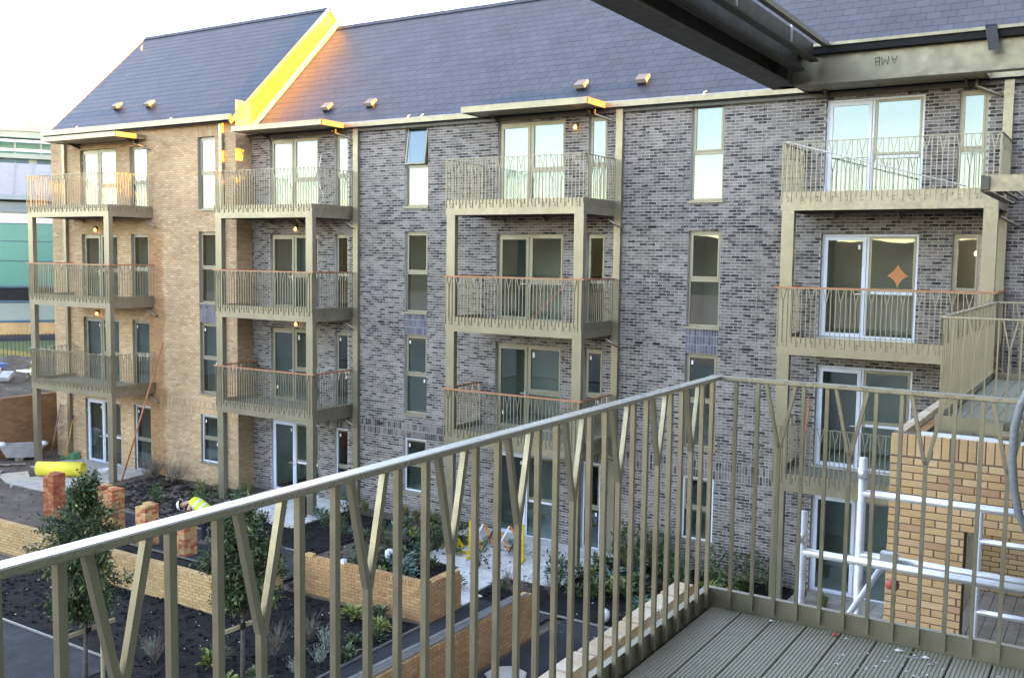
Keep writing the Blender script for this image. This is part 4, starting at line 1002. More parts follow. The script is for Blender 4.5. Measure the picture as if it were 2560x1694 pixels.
# ------------------------------------------------------------------ dry stacks of bricks
def brick_stack(x, y, h, label, mat, rot=.0):
    root = thing('brick_stack', (x, y, 0), label, 'brick stack', 'dry stacks of loose bricks on the path')
    lay = int(h/.066); hid = MB(); bx = MB(); a, b, c = .213, .102, .0648
    bx.v = [(-a/2, -b/2, 0), (a/2, -b/2, 0), (a/2, b/2, 0), (-a/2, b/2, 0), (-a/2+.002, -b/2+.002, c), (a/2-.002, -b/2+.002, c), (a/2-.002, b/2-.002, c), (-a/2+.002, b/2-.002, c)]
    bx.f = [(0, 3, 2, 1), (4, 5, 6, 7), (0, 1, 5, 4), (1, 2, 6, 5), (2, 3, 7, 6), (3, 0, 4, 7)]
    me = bx.mesh('brick', mat)
    for k in range(lay):
        jx, jy, jr = rnd(-.006, .006), rnd(-.006, .006), rnd(-.02, .02)+rot
        for i in range(2):
            for j in range(4):
                if k == lay-1 and (i == 0 and j < 2): continue
                if k % 2: px, py, rz = (j-1.5)*.108, (i-.5)*.219, R(90)
                else: px, py, rz = (i-.5)*.219, (j-1.5)*.108, 0
                front = (px > .08) or (py < -.08) or k >= lay-2
                ca, sa = math.cos(jr), math.sin(jr)
                P = Vector((x+jx+px*ca-py*sa, y+jy+px*sa+py*ca, .032+k*.0655))
                if front:
                    o = link('brick', me, root, P, rz+jr+rnd(-.012, .012))
                else:
                    n = len(hid.v); r_ = Matrix.Rotation(rz+jr, 3, 'Z')
                    hid.v += [tuple(P+r_ @ Vector(v)) for v in bx.v]; hid.f += [tuple(q+n for q in f) for f in bx.f]
    o = hid.build('rear_bricks', mat, root); o['kind'] = 'stuff'
brick_stack(-26.75, 17.25, 1.34, 'tallest dark red brick stack, the leftmost one', M['red_stack_brick'], .1)
brick_stack(-25.35, 17.85, 1.10, 'brick stack half hidden behind the first tree, second from the left', M['stack_brick'], .0)
brick_stack(-24.2, 17.4, 1.22, 'orange brick stack right of the first tree crown, third from the left', M['stack_brick'], .06)
brick_stack(-22.2, 17.0, 1.14, 'brick stack with red top layers, fourth from the left', M['stack_brick'], -.03)
brick_stack(-20.65, 16.98, .98, 'lowest brick stack, in front of the bending worker', M['stack_brick'], .02)

# ------------------------------------------------------------------ foliage
def leaf(mb, p, d, n, L, W, fold=.25):
    """pointed leaf: two quads folded on the midrib"""
    d = d.normalized(); s = d.cross(n)
    if s.length < 1e-4: s = d.orthogonal()
    s.normalize(); u = s.cross(d); k = len(mb.v)
    a = p; b = p+d*L; m1 = p+d*L*.45
    mb.v += [tuple(a), tuple(m1+s*W/2+u*W*fold), tuple(b-u*L*.12), tuple(m1-s*W/2+u*W*fold), tuple(m1)]
    mb.f += [(k, k+4, k+1), (k+4, k+2, k+1), (k, k+3, k+4), (k+4, k+3, k+2)]
def rdir(up=0.0):
    while True:
        v = Vector((rnd(-1, 1), rnd(-1, 1), rnd(-1, 1)))
        if .1 < v.length < 1: break
    v.normalize(); v.z += up; return v.normalized()

def small_tree(x, y, zc0, zc1, rx, label, nleaf, seed, lean=(0, 0)):
    random.seed(seed); root = thing('small_tree', (x, y, 0), label, 'tree', 'young staked evergreen trees')
    tr = MB(); tr.tube([(x, y, 0), (x+lean[0]*.3, y+lean[1]*.3, zc0*.6), (x+lean[0]*.6, y+lean[1]*.6, zc0+.3), (x+lean[0], y+lean[1], zc1-.35)], [.045, .04, .032, .008], 8)
    br = []
    H = zc1-zc0
    for k in range(70):
        t = rnd(0, 1)**1.05; z = zc0+.05+t*(H-.35); a = rnd(0, 6.283); rad = rx*max(.22, math.sin(math.pi*(.20+.74*t)))*rnd(.5, 1.05)*(1+.28*math.sin(a*2+t*7+seed)*math.sin(a*3-t*5))
        A = Vector((x+lean[0]*t, y+lean[1]*t, z)); B = A+Vector((math.cos(a)*rad, math.sin(a)*rad, rnd(.05, .45)*rad+.08))
        mid = (A+B)/2+Vector((0, 0, .06)); tr.tube([A, mid, B], [.012, .008, .003], 5, False); br.append((A, mid, B))
    for q in range(4):
        A = Vector((x+lean[0], y+lean[1], zc1-.5)); B = A+Vector((rnd(-.18, .18), rnd(-.18, .18), rnd(.45, .62))); tr.tube([A, B], [.008, .002], 5, False); br.append((A, (A+B)/2, B))
    tr.build('trunk', M['bark'], root, True)
    cr = MB(); per = nleaf//len(br)
    for (A, m_, B) in br:
        ax = (B-A).normalized()
        for q in range(per):
            t = rnd(.22, 1.03); P = (A.lerp(m_, t*2) if t < .5 else m_.lerp(B, min(1.03, t*2-1))) + rdir()*rnd(0, .17)
            d = (ax*.6+rdir()*.9+Vector((0, 0, .15))).normalized(); leaf(cr, P, d, (Vector((0, 0, 1))+rdir()*.6), rnd(.075, .130), rnd(.030, .048))
    cr.build('crown', M['leaf_tree'], root)
    return root
small_tree(-15.30, 10.35, 1.28, 3.92, .88, 'young evergreen tree at the lower left with brick stacks behind it', 12500, 11, (.08, .05))
small_tree(-13.0, 11.90, 1.48, 3.62, .84, 'young evergreen tree before the wall corner, second from the left', 12500, 23, (.05, .0))
random.seed(99)
def stakes(pts, rail_ab, label):
    root = thing('tree_stake', (pts[0][0], pts[0][1], 0), label, 'tree stake', 'timber stakes that hold the young trees')
    for (x, y, h) in pts: MB().tube([(x, y, 0), (x, y, h)], .035, 10).build('stake', M['timber'], root)
    a, b = rail_ab; MB().bar(a, b, .04, .07).build('cross_rail', M['timber'], root)
    m_ = (Vector(a)+Vector(b))/2; MB().box(m_.x-.05, m_.x+.05, m_.y-.05, m_.y+.05, m_.z-.05, m_.z+.05).build('tree_tie', M['black_plastic'], root)
stakes([(-15.34, 10.0, 1.32), (-15.30, 10.72, 1.34)], ((-15.29, 9.86, 1.24), (-15.25, 10.95, 1.28)), 'pale timber stakes and rail of the leftmost young tree')
stakes([(-13.04, 11.40, 1.43), (-13.0, 12.30, 1.40)], ((-12.99, 11.28, 1.36), (-12.95, 12.45, 1.36)), 'pale timber stakes and rail of the second young tree')

def plant_mesh(kind, seed):
    random.seed(seed); mb = MB()
    if kind in ('clump', 'lime', 'blue', 'purple'):
        for k in range(64):
            a = rnd(0, 6.28); e = rnd(.15, 1.2); r0 = rnd(0, .13); L = rnd(.09, .17) if kind != 'purple' else rnd(.06, .1)
            P = Vector((math.cos(a)*r0, math.sin(a)*r0, rnd(.03, .20 if kind != 'blue' else .26))); d = Vector((math.cos(a)*math.cos(e), math.sin(a)*math.cos(e), math.sin(e)*.8))
            leaf(mb, P+d*.04, d, Vector((0, 0, 1))+rdir()*.4, L, L*.45)
        for k in range(7): a = rnd(0, 6.28); mb.tube([(0, 0, 0), (math.cos(a)*.09, math.sin(a)*.09, .18)], [.006, .003], 4, False)
    elif kind == 'grass':
        for k in range(120):
            a = rnd(0, 6.28); L = rnd(.35, .62); o = rnd(.12, .5); b0 = Vector((math.cos(a)*rnd(0, .06), math.sin(a)*rnd(0, .06), 0)); w = .006; s = Vector((-math.sin(a), math.cos(a), 0))*w
            m_ = b0+Vector((math.cos(a)*o*L*.45, math.sin(a)*o*L*.45, L*.62)); t = b0+Vector((math.cos(a)*o*L*1.25, math.sin(a)*o*L*1.25, L*rnd(.5, .85)))
            k0 = len(mb.v); mb.v += [tuple(b0-s), tuple(b0+s), tuple(m_+s), tuple(m_-s), tuple(t)]; mb.f += [(k0, k0+1, k0+2, k0+3), (k0+3, k0+2, k0+4)]
    elif kind == 'silver':
        for k in range(46):
            a = rnd(0, 6.28); L = rnd(.16, .32); o = rnd(0, .7); B = Vector((math.cos(a)*o*L, math.sin(a)*o*L, L)); A = Vector((math.cos(a)*.03, math.sin(a)*.03, 0))
            for q in range(7): P = A.lerp(B, (q+1)/7); leaf(mb, P, (B-A).normalized()+rdir()*.7, rdir(), .05, .012)
    elif kind == 'twig':
        for k in range(26):
            a = rnd(0, 6.28); L = rnd(.25, .55); o = rnd(.1, .7); B = Vector((math.cos(a)*o*L, math.sin(a)*o*L, L)); mb.tube([(0, 0, 0), B*.5+rdir()*.04, B], [.005, .004, .002], 4, False)
            for q in range(2): mb.tube([B*.6, B*.6+rdir(.5)*.14], [.003, .0015], 4, False)
    elif kind == 'shrub':
        for k in range(150):
            P = Vector((rnd(-.22, .22), rnd(-.22, .22), rnd(.08, .55))); P.x *= 1-.5*P.z; P.y *= 1-.5*P.z
            leaf(mb, P, rdir(.5), Vector((0, 0, 1))+rdir()*.6, rnd(.06, .11), rnd(.025, .045))
        for k in range(9): mb.tube([(0, 0, 0), (rnd(-.18, .18), rnd(-.18, .18), rnd(.3, .5))], [.008, .003], 4, False)
    mat = {'clump': 'leaf_dark', 'lime': 'leaf_lime', 'blue': 'leaf_blue', 'purple': 'leaf_purple', 'grass': 'grass_blade', 'silver': 'leaf_silver', 'twig': 'dry_twig', 'shrub': 'leaf_dark'}[kind]
    return mb.mesh(kind+'_plant', M[mat])
PM = {k: [plant_mesh(k, 100+i*7+len(k)) for i in range(2)] for k in ('clump', 'lime', 'blue', 'purple', 'grass', 'silver', 'twig', 'shrub')}
random.seed(5)
NAME = {'clump': 'bedding_plant', 'lime': 'bedding_plant', 'blue': 'bedding_plant', 'purple': 'bedding_plant', 'grass': 'grass_tuft', 'silver': 'lavender_plant', 'twig': 'bare_shrub', 'shrub': 'shrub'}
LOOK = {'clump': 'low dark green leafy plant', 'lime': 'small lime green plant', 'blue': 'blue-green leafy plant', 'purple': 'low purple-brown plant', 'grass': 'tuft of yellowish ornamental grass', 'silver': 'small silver-grey lavender plant', 'twig': 'small bare twiggy shrub', 'shrub': 'upright dark green shrub'}
def plant(kind, x, y, s, bed):
    o = link(NAME[kind], random.choice(PM[kind]), None, (x, y, rnd(-.005, .02)), rnd(0, 6.28), (s, s, s*rnd(.85, 1.15)))
    tag(o, f'{LOOK[kind]} in the {bed}', 'grass' if kind == 'grass' else 'plant', f'{LOOK[kind]}s, {bed}')
bedA = 'bed behind the middle garden wall'; bedB = 'soil before the middle garden wall'; bedC = 'bed below the long bare grey wall'; bedD = 'bed beyond the brick stacks'; bedE = 'bed beside the asphalt near the orange wall'
for k in range(46):
    plant(random.choice(['clump', 'clump', 'blue', 'lime', 'purple', 'clump', 'shrub']), rnd(-16.4, -13.0 if k % 2 else -14.2), rnd(17.1, 22.6), rnd(.8, 1.5), bedA)
for k in range(6): plant('grass', rnd(-19.8, -16.6), rnd(22.5, 23.1), rnd(.9, 1.3), 'strip under the grey wall')
for k in range(14): plant(random.choice(['clump', 'shrub', 'blue', 'lime']), rnd(-20.0, -16.2), rnd(20.4, 22.6), rnd(.9, 1.4), 'planting by the black drain pipe')
for (kd, x, y, s) in (('lime', -13.9, 15.9, 1.3), ('clump', -13.5, 16.2, 1.2), ('lime', -12.95, 15.6, 1.2), ('twig', -13.9, 14.5, 1.3), ('silver', -13.3, 14.4, 1.3), ('silver', -12.95, 13.8, 1.2), ('silver', -13.0, 13.2, 1.1), ('clump', -12.6, 14.2, 1.1), ('twig', -13.4, 15.8, 1.0), ('clump', -14.6, 12.7, 1.3),
                      ('lime', -14.5, 12.5, 1.0), ('clump', -12.75, 15.3, .9), ('purple', -13.8, 13.3, 1.1), ('twig', -14.0, 13.7, 1.2), ('clump', -13.3, 12.5, 1.1), ('purple', -12.9, 12.2, 1.0), ('silver', -15.9, 12.2, 1.1), ('twig', -15.5, 12.0, 1.2), ('lime', -13.6, 12.1, .8), ('clump', -13.0, 14.9, .9)):
    plant(kd, x, y, s, bedB)
for k in range(38): plant(random.choice(['clump', 'shrub', 'lime', 'blue', 'clump', 'purple']), rnd(-11.6, -6.9), rnd(18.75, 22.6), rnd(.9, 1.6), bedC)
for k in range(9): plant('shrub', rnd(-11.0, -6.8), rnd(22.3, 23.1), rnd(1.3, 2.1), 'row against the grey wall')
for k in range(8): plant('grass', rnd(-10.5, -5.5), rnd(22.2, 23.0), rnd(.9, 1.4), 'bed below the long bare grey wall')
for k in range(5): plant(random.choice(['clump', 'twig']), rnd(-12.35, -11.0), rnd(18.65, 19.8), rnd(.8, 1.2), bedE)
for (x, y, s) in ((-25.3, 21.5, 1.2), (-24.9, 21.9, 1.1), (-25.6, 21.7, 1.2), (-24.1, 22.4, 1.2), (-24.4, 22.6, 1.1)): plant('grass', x, y, s, 'bed by the second bay post')
for k in range(9): plant(random.choice(['clump', 'purple', 'twig', 'shrub']), rnd(-27.4, -22.6), rnd(19.1, 21.5), rnd(.8, 1.2), bedD)
for k in range(5): plant('twig', rnd(-29.0, -26.8), rnd(22.0, 22.6), rnd(1.3, 1.9), 'bed under the buff wall')
for k in range(6): plant('shrub', rnd(-23.0, -21.2), rnd(19.0, 20.3), rnd(1.2, 1.9), 'group by the second bay paving')

# gravel and crumbs lying about on the soil
def crumbs(name, n, area, size, mat, seed, z=.0):
    random.seed(seed); mb = MB()
    for k in range(n):
        x, y = rnd(area[0], area[1]), rnd(area[2], area[3]); s = rnd(size[0], size[1]); P = Vector((x, y, z+s*.3)); k0 = len(mb.v)
        a, b, c = [Vector((rnd(.6, 1.2)*s*q[0], rnd(.6, 1.2)*s*q[1], rnd(.3, .8)*s*q[2])) for q in ((1, .2, .2), (-.3, 1, .1), (-.2, -.3, 1))]
        mb.v += [tuple(P+a), tuple(P+b), tuple(P-a), tuple(P-b), tuple(P+c), tuple(P-c)]
        mb.f += [(k0, k0+1, k0+4), (k0+1, k0+2, k0+4), (k0+2, k0+3, k0+4), (k0+3, k0, k0+4), (k0+1, k0, k0+5), (k0+2, k0+1, k0+5), (k0+3, k0+2, k0+5), (k0, k0+3, k0+5)]
    o = mb.build(name, mat); o['kind'] = 'stuff'; return o
crumbs('pebbles', 110, (-23.5, -12.5, 11.9, 16.2), (.008, .024), M['paving_pale'], 3, .015)
crumbs('soil_clods', 400, (-16, -12.5, 7.6, 11.9), (.02, .06), M['soil'], 14)
crumbs('soil_clods', 1500, (-23.5, -12.5, 11.9, 16.4), (.02, .07), M['soil'], 4)
crumbs('soil_clods', 1100, (-28.5, -6.5, 18.8, 22.6), (.02, .07), M['soil'], 6)
crumbs('pebbles', 160, (-28.5, -6.5, 16.9, 22.6), (.010, .03), M['paving_pale'], 8, .02)
crumbs('rubble_bits', 420, (-39, -27, 16.0, 23.0), (.015, .06), M['rubble'], 9)
crumbs('grit', 260, (-12.3, -6.0, 12, 18.4), (.008, .02), M['rubble'], 10, .016)
random.seed(31)

# ------------------------------------------------------------------ site objects by the buff block
def spiral_roll(a, b, r, label):
    a, b = Vector(a), Vector(b); ax = (b-a).normalized(); s = ax.cross(Vector((0, 0, 1))).normalized(); u = s.cross(ax); mb = MB(); n = 90; turns = 4.2
    pr = []
    for k in range(n+1):
        t = k/n; rr = .05+(r-.05)*(t**.8); an = t*turns*2*math.pi; pr.append((rr*math.cos(an), rr*math.sin(an)))
    for P in (a, b):
        for (c, d) in pr: mb.v.append(tuple(P+s*c+u*d))
        for (c, d) in pr: q = 1-.018/max(.05, math.hypot(c, d)); mb.v.append(tuple(P+s*c*q+u*d*q))
    m_ = n+1
    for k in range(n):
        mb.f.append((k, k+1, 2*m_+k+1, 2*m_+k)); mb.f.append((m_+k+1, m_+k, 3*m_+k, 3*m_+k+1)); mb.f.append((k+1, k, m_+k, m_+k+1)); mb.f.append((2*m_+k, 2*m_+k+1, 3*m_+k+1, 3*m_+k))
    o = mb.build('foam_roll', M['yellow'], None, True, (a+b)/2-Vector((0, 0, r))); tag(o, label, 'roll')
spiral_roll((-32.15, 20.15, .31), (-30.75, 20.95, .31), .275, 'yellow roll of foam sheet lying on the paving')
tb = MB(); tb.lathe([(0, .01), (.20, .01), (.215, .15), (.22, .16), (.205, .16), (.19, .03), (0, .03)], (-30.7, 21.72, .03), 20); tag(tb.build('tub', M['white'], None, True, (-30.7, 21.72, .03)), 'shallow white tub on the paving by the post', 'tub')
def pole(a, b, r, mat, name, label, cat='pole'):
    a = Vector(a); o = MB().tube([a, b], r, 10).build(name, M[mat], None, True, a); return tag(o, label, cat)
rt = thing('prop', (-28.86, 21.06, 0), 'long red-brown rail leaning against the buff block wall', 'rail')
MB().tube([(-28.86, 21.06, .02), (-28.62, 22.70, 4.75)], .030, 10).build('pole', M['orange_rail'], rt, True); MB().box(-28.98, -28.74, 20.95, 21.17, 0, .05).build('foot', M['mud'], rt)
pole((-35.0, 22.45, .02), (-34.72, 22.74, 2.02), .028, 'old_timber', 'timber_pole', 'grey timber pole leaning on the buff wall left of the downpipe')
pole((-34.75, 22.5, 1.0), (-34.52, 22.72, 1.22), .02, 'old_timber', 'timber_pole', 'short dark stick leaning on the timber pole')
br_ = thing('broom', (-34.1, 22.55, 0), 'yellow handled broom leaning beside the downpipe', 'broom')
MB().tube([(-34.05, 22.45, .06), (-33.92, 22.70, 1.52)], .014, 8).build('handle', M['yellow_plastic'], br_, True); MB().tube([(-33.92, 22.70, 1.52), (-33.905, 22.73, 1.68)], .018, 8).build('grip', M['black_plastic'], br_, True); MB().box(-34.35, -33.8, 22.40, 22.48, .02, .10).build('head', M['green_plastic'], br_)
dp_ = MB(); dp_.hexa([(-33.95, 22.45, .03), (-33.55, 22.45, .03), (-33.55, 22.75, .03), (-33.95, 22.75, .03), (-33.88, 22.50, .24), (-33.62, 22.50, .24), (-33.62, 22.72, .30), (-33.88, 22.72, .30)]); tag(dp_.build('dustpan', M['green_plastic'], None, False, (-33.75, 22.6, .03)), 'green plastic box on the paving by the broom', 'box')
tr_ = thing('mortar_trough', (-35.2, 21.5, 0), 'grey plastic wrapped trough standing before the brown wall', 'trough')
tm = MB(); tm.hexa([(-35.55, 21.0, .12), (-34.85, 21.75, .12), (-35.2, 22.1, .12), (-35.9, 21.35, .12), (-35.65, 20.8, .55), (-34.6, 21.9, .55), (-35.05, 22.35, .55), (-36.05, 21.25, .55)]); tm.build('body', M['sheet'], tr_)
tm = MB(); tm.bar((-35.7, 20.75, .57), (-34.6, 21.95, .57), .09, .05); tm.bar((-36.06, 21.25, .57), (-35.05, 22.4, .57), .09, .05); tm.build('rim', M['sheet'], tr_)
for (x, y) in ((-35.2, 21.3), (-35.5, 21.7)): MB().box(x-.1, x+.1, y-.1, y+.1, 0, .118).build('bearer', M['old_timber'], tr_)
for (x, y) in ((-35.75, 20.95), (-34.75, 22.0)):
    mb = MB(); mb.lathe([(0, -.06), (.14, -.04), (.17, .04), (.1, .12), (0, .14)], (x, y, .58), 7); mb.build('plastic_bag', M['white'], tr_, True)
for k, (a, b, w) in enumerate((((-35.7, 19.7, .05), (-34.3, 21.0, .05), .16), ((-36.0, 20.1, .08), (-34.5, 20.5, .06), .14), ((-36.0, 19.2, .05), (-35.0, 20.3, .10), .12), ((-36.1, 19.8, .12), (-34.7, 20.1, .12), .1), ((-35.9, 18.9, .05), (-34.6, 19.3, .05), .14), ((-35.4, 20.4, .10), (-34.9, 19.0, .14), .09))):
    mb = MB(); mb.bar(a, b, w, .03); tag(mb.build('plank', M['old_timber'], None, False, a), ['longest weathered plank lying by the wrapped trough', 'weathered plank crossing the others at the left edge', 'short weathered plank at the left edge', 'top plank of the heap at the left edge', 'weathered plank nearest the camera in the heap at the left edge', 'thin weathered plank lying across the heap at the left edge'][k], 'plank', 'planks lying on the mud')
mb = MB(); mb.bar((-33.95, 19.9, .05), (-33.15, 19.25, .05), .07, .06); tag(mb.build('metal_offcut', M['alu'], None, False, (-33.5, 19.6, .03)), 'short white metal offcut on the mud by the paving', 'metal offcut')
mb = MB(); mb.hexa([(-33.6, 19.5, .01), (-32.3, 19.0, .01), (-31.9, 19.7, .01), (-33.2, 20.4, .01), (-33.6, 19.5, .03), (-32.3, 19.0, .03), (-31.9, 19.7, .03), (-33.2, 20.4, .03)]); tag(mb.build('plywood_sheet', M['ply'], None, False, (-32.8, 19.6, 0)), 'plywood sheet lying left of the yellow roll', 'sheet')
mb = MB(); mb.hexa([(-29.6, 15.2, .06), (-28.1, 15.0, .06), (-27.9, 15.6, .06), (-29.4, 16.0, .06), (-29.6, 15.2, .08), (-28.1, 15.0, .08), (-27.9, 15.6, .08), (-29.4, 16.0, .08)]); tag(mb.build('plywood_sheet', M['ply'], None, False, (-28.8, 15.5, .06)), 'plywood sheet at the left edge behind the long low wall', 'sheet')
mb = MB(); mb.lathe([(0, 0), (.05, .0), (.06, .06), (.05, .11), (0, .12)], (-31.2, 18.6, .03), 9); tag(mb.build('crumpled_cup', M['sheet'], None, True, (-31.2, 18.6, .03)), 'pale crumpled cup on the mud before the yellow roll', 'cup')
def wavy_sheet(x0, x1, y0, y1, amp, mat, name, label, seed):
    random.seed(seed); mb = MB(); nx, ny = 16, 7
    for j in range(ny+1):
        for i in range(nx+1):
            u, v = i/nx, j/ny; x = x0+(x1-x0)*u+.1*math.sin(v*5); y = y0+(y1-y0)*v+.12*math.sin(u*6)
            mb.v.append((x, y, .05+amp*(.5+.5*math.sin(u*9+v*3))*(.4+.6*u)+.02*mnoise.noise(Vector((x*5, y*5, seed)))))
    for j in range(ny):
        for i in range(nx): q = j*(nx+1)+i; mb.f.append((q, q+1, q+nx+2, q+nx+1))
    o = mb.build(name, M[mat], None, True, ((x0+x1)/2, (y0+y1)/2, 0)); so = o.modifiers.new('thick', 'SOLIDIFY'); so.thickness = .006; tag(o, label, 'sheet')
wavy_sheet(-28.5, -27.2, 21.35, 22.1, .18, 'black_plastic', 'membrane_sheet', 'crumpled black membrane on the soil by the buff wall', 2)
wavy_sheet(-26.9, -25.9, 21.9, 22.5, .07, 'black_plastic', 'membrane_sheet', 'flat dark membrane scrap next to the ornamental grass', 4)
random.seed(77)
for k, (x, y) in enumerate(((-26.5, 22.55), (-28.15, 22.5))):
    rt = thing('hand_tool', (x, y, 0), ['pale handled trowel rake leaning on the buff wall under the window', 'short pale handled hoe leaning on the buff wall by the leaning rail'][k], 'tool'); MB().tube([(x, y-.15, .03), (x+.12, y+.22, .9)], .014, 8).build('handle', M['timber'], rt, True); MB().box(x-.14, x+.14, y-.2, y-.13, .01, .06).build('head', M['ply'], rt)
bp_ = MB(); bp_.lathe([(.10, 0), (.10, .06), (.115, .08), (.10, .10), (.10, .17), (.115, .19), (.10, .21), (.10, .28), (.115, .30), (.10, .32), (.10, .39), (.115, .41), (.10, .43), (.10, .50), (.115, .52), (.10, .54), (.10, .63), (.085, .63), (.085, .1)], (-20.75, 21.45, .03), 18); tag(bp_.build('drain_pipe', M['black_plastic'], None, True, (-20.75, 21.45, .03)), 'upright ribbed black drain pipe on the pale paving', 'pipe')
# flags stacked, barrier and its bases
fs = thing('slab_stack', (-15.0, 22.4, 0), 'stack of grey flags beside the yellow barrier', 'slab stack')
for k in range(5): mb = MB(); q = rnd(-.02, .02); mb.box(-15.45+q, -14.55+q, 21.9+q, 22.8+q, .035+k*.055, .086+k*.055); mb.build('slab', M['paving'], fs)
bar_ = thing('barrier', (-13.5, 21.3, 0), 'yellow and orange expanding barrier on the pale paving', 'barrier')
A, B = Vector((-14.35, 21.0, .03)), Vector((-13.0, 21.45, .03)); dxy = (B-A).normalized()
for P in (A, B):
    MB().bar(P, P+Vector((0, 0, .98)), .06, .05, dxy).build('post', M['yellow_plastic'], bar_); nrm = Vector((-dxy.y, dxy.x, 0)); MB().bar(P-nrm*.25+Vector((0, 0, .03)), P+nrm*.25+Vector((0, 0, .03)), .06, .05).build('foot', M['yellow_plastic'], bar_)
nseg = 4
for k in range(nseg):
    a = A.lerp(B, k/nseg); b = A.lerp(B, (k+1)/nseg)
    MB().bar(a+Vector((0, .02, .92)), b+Vector((0, .02, .22)), .012, .05).build('slat', M['orange_plastic'], bar_); MB().bar(a+Vector((0, -.02, .22)), b+Vector((0, -.02, .92)), .012, .04).build('slat', M['black_plastic'] if k % 2 else M['white'], bar_)
yb_ = thing('spare_barrier', (-15.3, 21.6, 0), 'yellow plastic barrier foot lying at the edge of the planting', 'barrier foot')
mb = MB(); mb.hexa([(-15.55, 21.35, .03), (-14.95, 21.55, .03), (-14.95, 21.65, .03), (-15.55, 21.45, .03), (-15.30, 21.42, .42), (-15.18, 21.46, .42), (-15.18, 21.52, .42), (-15.30, 21.48, .42)]); mb.build('foot', M['yellow_plastic'], yb_)
mb = MB(); mb.box(-15.32, -15.24, 21.33, 21.40, .12, .20); mb.box(-15.25, -15.2, 21.36, 21.41, .27, .33); mb.build('slot', M['dark'], yb_)
mb = MB(); mb.bar((-14.95, 21.25, .05), (-14.45, 21.2, .05), .08, .05); mb.build('bar', M['yellow_plastic'], yb_)
for k, (x, y, lab) in enumerate(((-16.0, 19.7, 'white crumpled bag among the plants of the middle bed'), (-9.35, 18.9, 'white plant pot lying on its side in the bed of evergreen plants'))):
    mb = MB(); mb.lathe([(0, 0), (.10, 0), (.13, .10), (.12, .22), (.05, .27), (0, .27)], (x, y, .02), 10); tag(mb.build(['bag', 'plant_pot'][k], M['white'], None, True, (x, y, .02)), lab, ['bag', 'pot'][k])
mb = MB(); mb.box(-15.0, -14.88, 16.68, 16.78, .873, .96); tag(mb.build('paper_cup', M['white'], None, False, (-14.95, 16.7, .873)), 'white paper cup standing on the middle garden wall', 'cup')

# ------------------------------------------------------------------ background at the left
bw_ = thing('boundary_wall', (-36.2, 19, 0), 'brown brick boundary wall at the left behind the wrapped trough', 'wall')
c_ = MB(); c_.box(-36.42, -36.2, 13.0, 24.2, -.2, 2.22); c_ = c_.build('core', M['orange_mortar'], bw_)
lay_bricks(c_, Face((-36.2, 13.0, 0), (0, 1, 0)), bond(0, 11.2, .0, 2.22), M['brown_brick'], 220, want=lambda P: P.y > 20.4, key=lambda P: -P.z)
coping(bw_, 13.0, 24.2, 2.222, M['brown_brick'], w=.235, t=.07, along='y', c=-36.31, nsep=40)

def fbox(mb, f, u0, u1, v0, v1, w0, w1):
    return mb.hexa([f.p(u0, v0, w1), f.p(u1, v0, w1), f.p(u1, v0, w0), f.p(u0, v0, w0), f.p(u0, v1, w1), f.p(u1, v1, w1), f.p(u1, v1, w0), f.p(u0, v1, w0)])
fF = Face((-63.9, 39.3, 0), (.55, .835, 0)); root = thing('railing_fence', (-63.9, 39.3, 0), 'black metal vertical bar fence in front of the teal building', 'fence')
mb = MB(); fbox(mb, fF, -9, 14, .25, .30, -.02, .02); mb.build('rail', M['fence'], root); mb = MB(); fbox(mb, fF, -9, 14, 1.85, 1.90, -.02, .02); mb.build('rail', M['fence'], root)
pk = MB(); pk.box(-.016, .016, -.016, .016, .0, 2.3); pkm = pk.mesh('picket', M['fence'])
u = -9
while u < 14: P = fF.p(u, 0, .03); link('picket', pkm, root, P, fF.rz); u += .24
for u in (-7.5, -3.5, 2.5, 8.5): mb = MB(); fbox(mb, fF, u-.04, u+.04, 0, 2.35, -.09, -.022); mb.build('post', M['fence'], root)
vg_ = MB(); fV = Face((-76, 47, 0), (.55, .835, 0)); vg_.quad(fV.p(-14, .02, 13), fV.p(20, .02, 13), fV.p(20, .25, -4), fV.p(-14, .25, -4)); o = vg_.build('grass_verge', M['grass']); o['kind'] = 'structure'
vg_ = MB(); vg_.quad(fV.p(-14, .26, -4), fV.p(20, .26, -4), fV.p(20, .3, -9), fV.p(-14, .3, -9)); o = vg_.build('service_road', M['asphalt']); o['kind'] = 'structure'
fT = Face((-88.5, 55, 0), (.55, .835, 0)); tb_ = thing('teal_building', (-88.5, 55, 0), 'teal panelled building with a pale metal roof at the far left', 'building')
def tp_(name, mat, u0, u1, v0, v1, w0, w1, par=tb_): mb = MB(); fbox(mb, fT, u0, u1, v0, v1, w0, w1); return mb.build(name, M[mat], par)
tp_('plinth', 'buffwall_brick', -16, 22, 0, 1.25, -2, .10)
glz = tp_('glazing', 'dark', -16, 22, 1.25, 4.5, -2, -.15)
u = -15.5
while u < 22:
    tp_('mullion', 'teal_frame', u, u+.22, 1.25, 10.5, -.14, .06)
    for (v0, v1) in ((4.62, 6.9), (6.98, 8.75), (8.83, 10.4)): tp_('teal_panel', 'teal', u+.23, u+3.77, v0, v1, -.6, .0)
    gp = MB(); fbox(gp, fT, u+.23, u+3.77, 1.35, 3.0, -.10, -.06); gp.build('pane', M['lit_pane'] if 'lit_pane' in M else M['cream'], tb_)
    u += 4.0
tp_('sill_band', 'teal_frame', -16, 22, 1.15, 1.34, -.1, .14); tp_('transom', 'teal_frame', -16, 22, 3.05, 3.22, -.1, .05); tp_('transom', 'teal_frame', -16, 22, 4.42, 4.61, -.1, .05)
for v in (6.91, 8.76, 10.41): tp_('joint_bar', 'teal_frame', -16, 22, v, v+.065, -.3, .03)
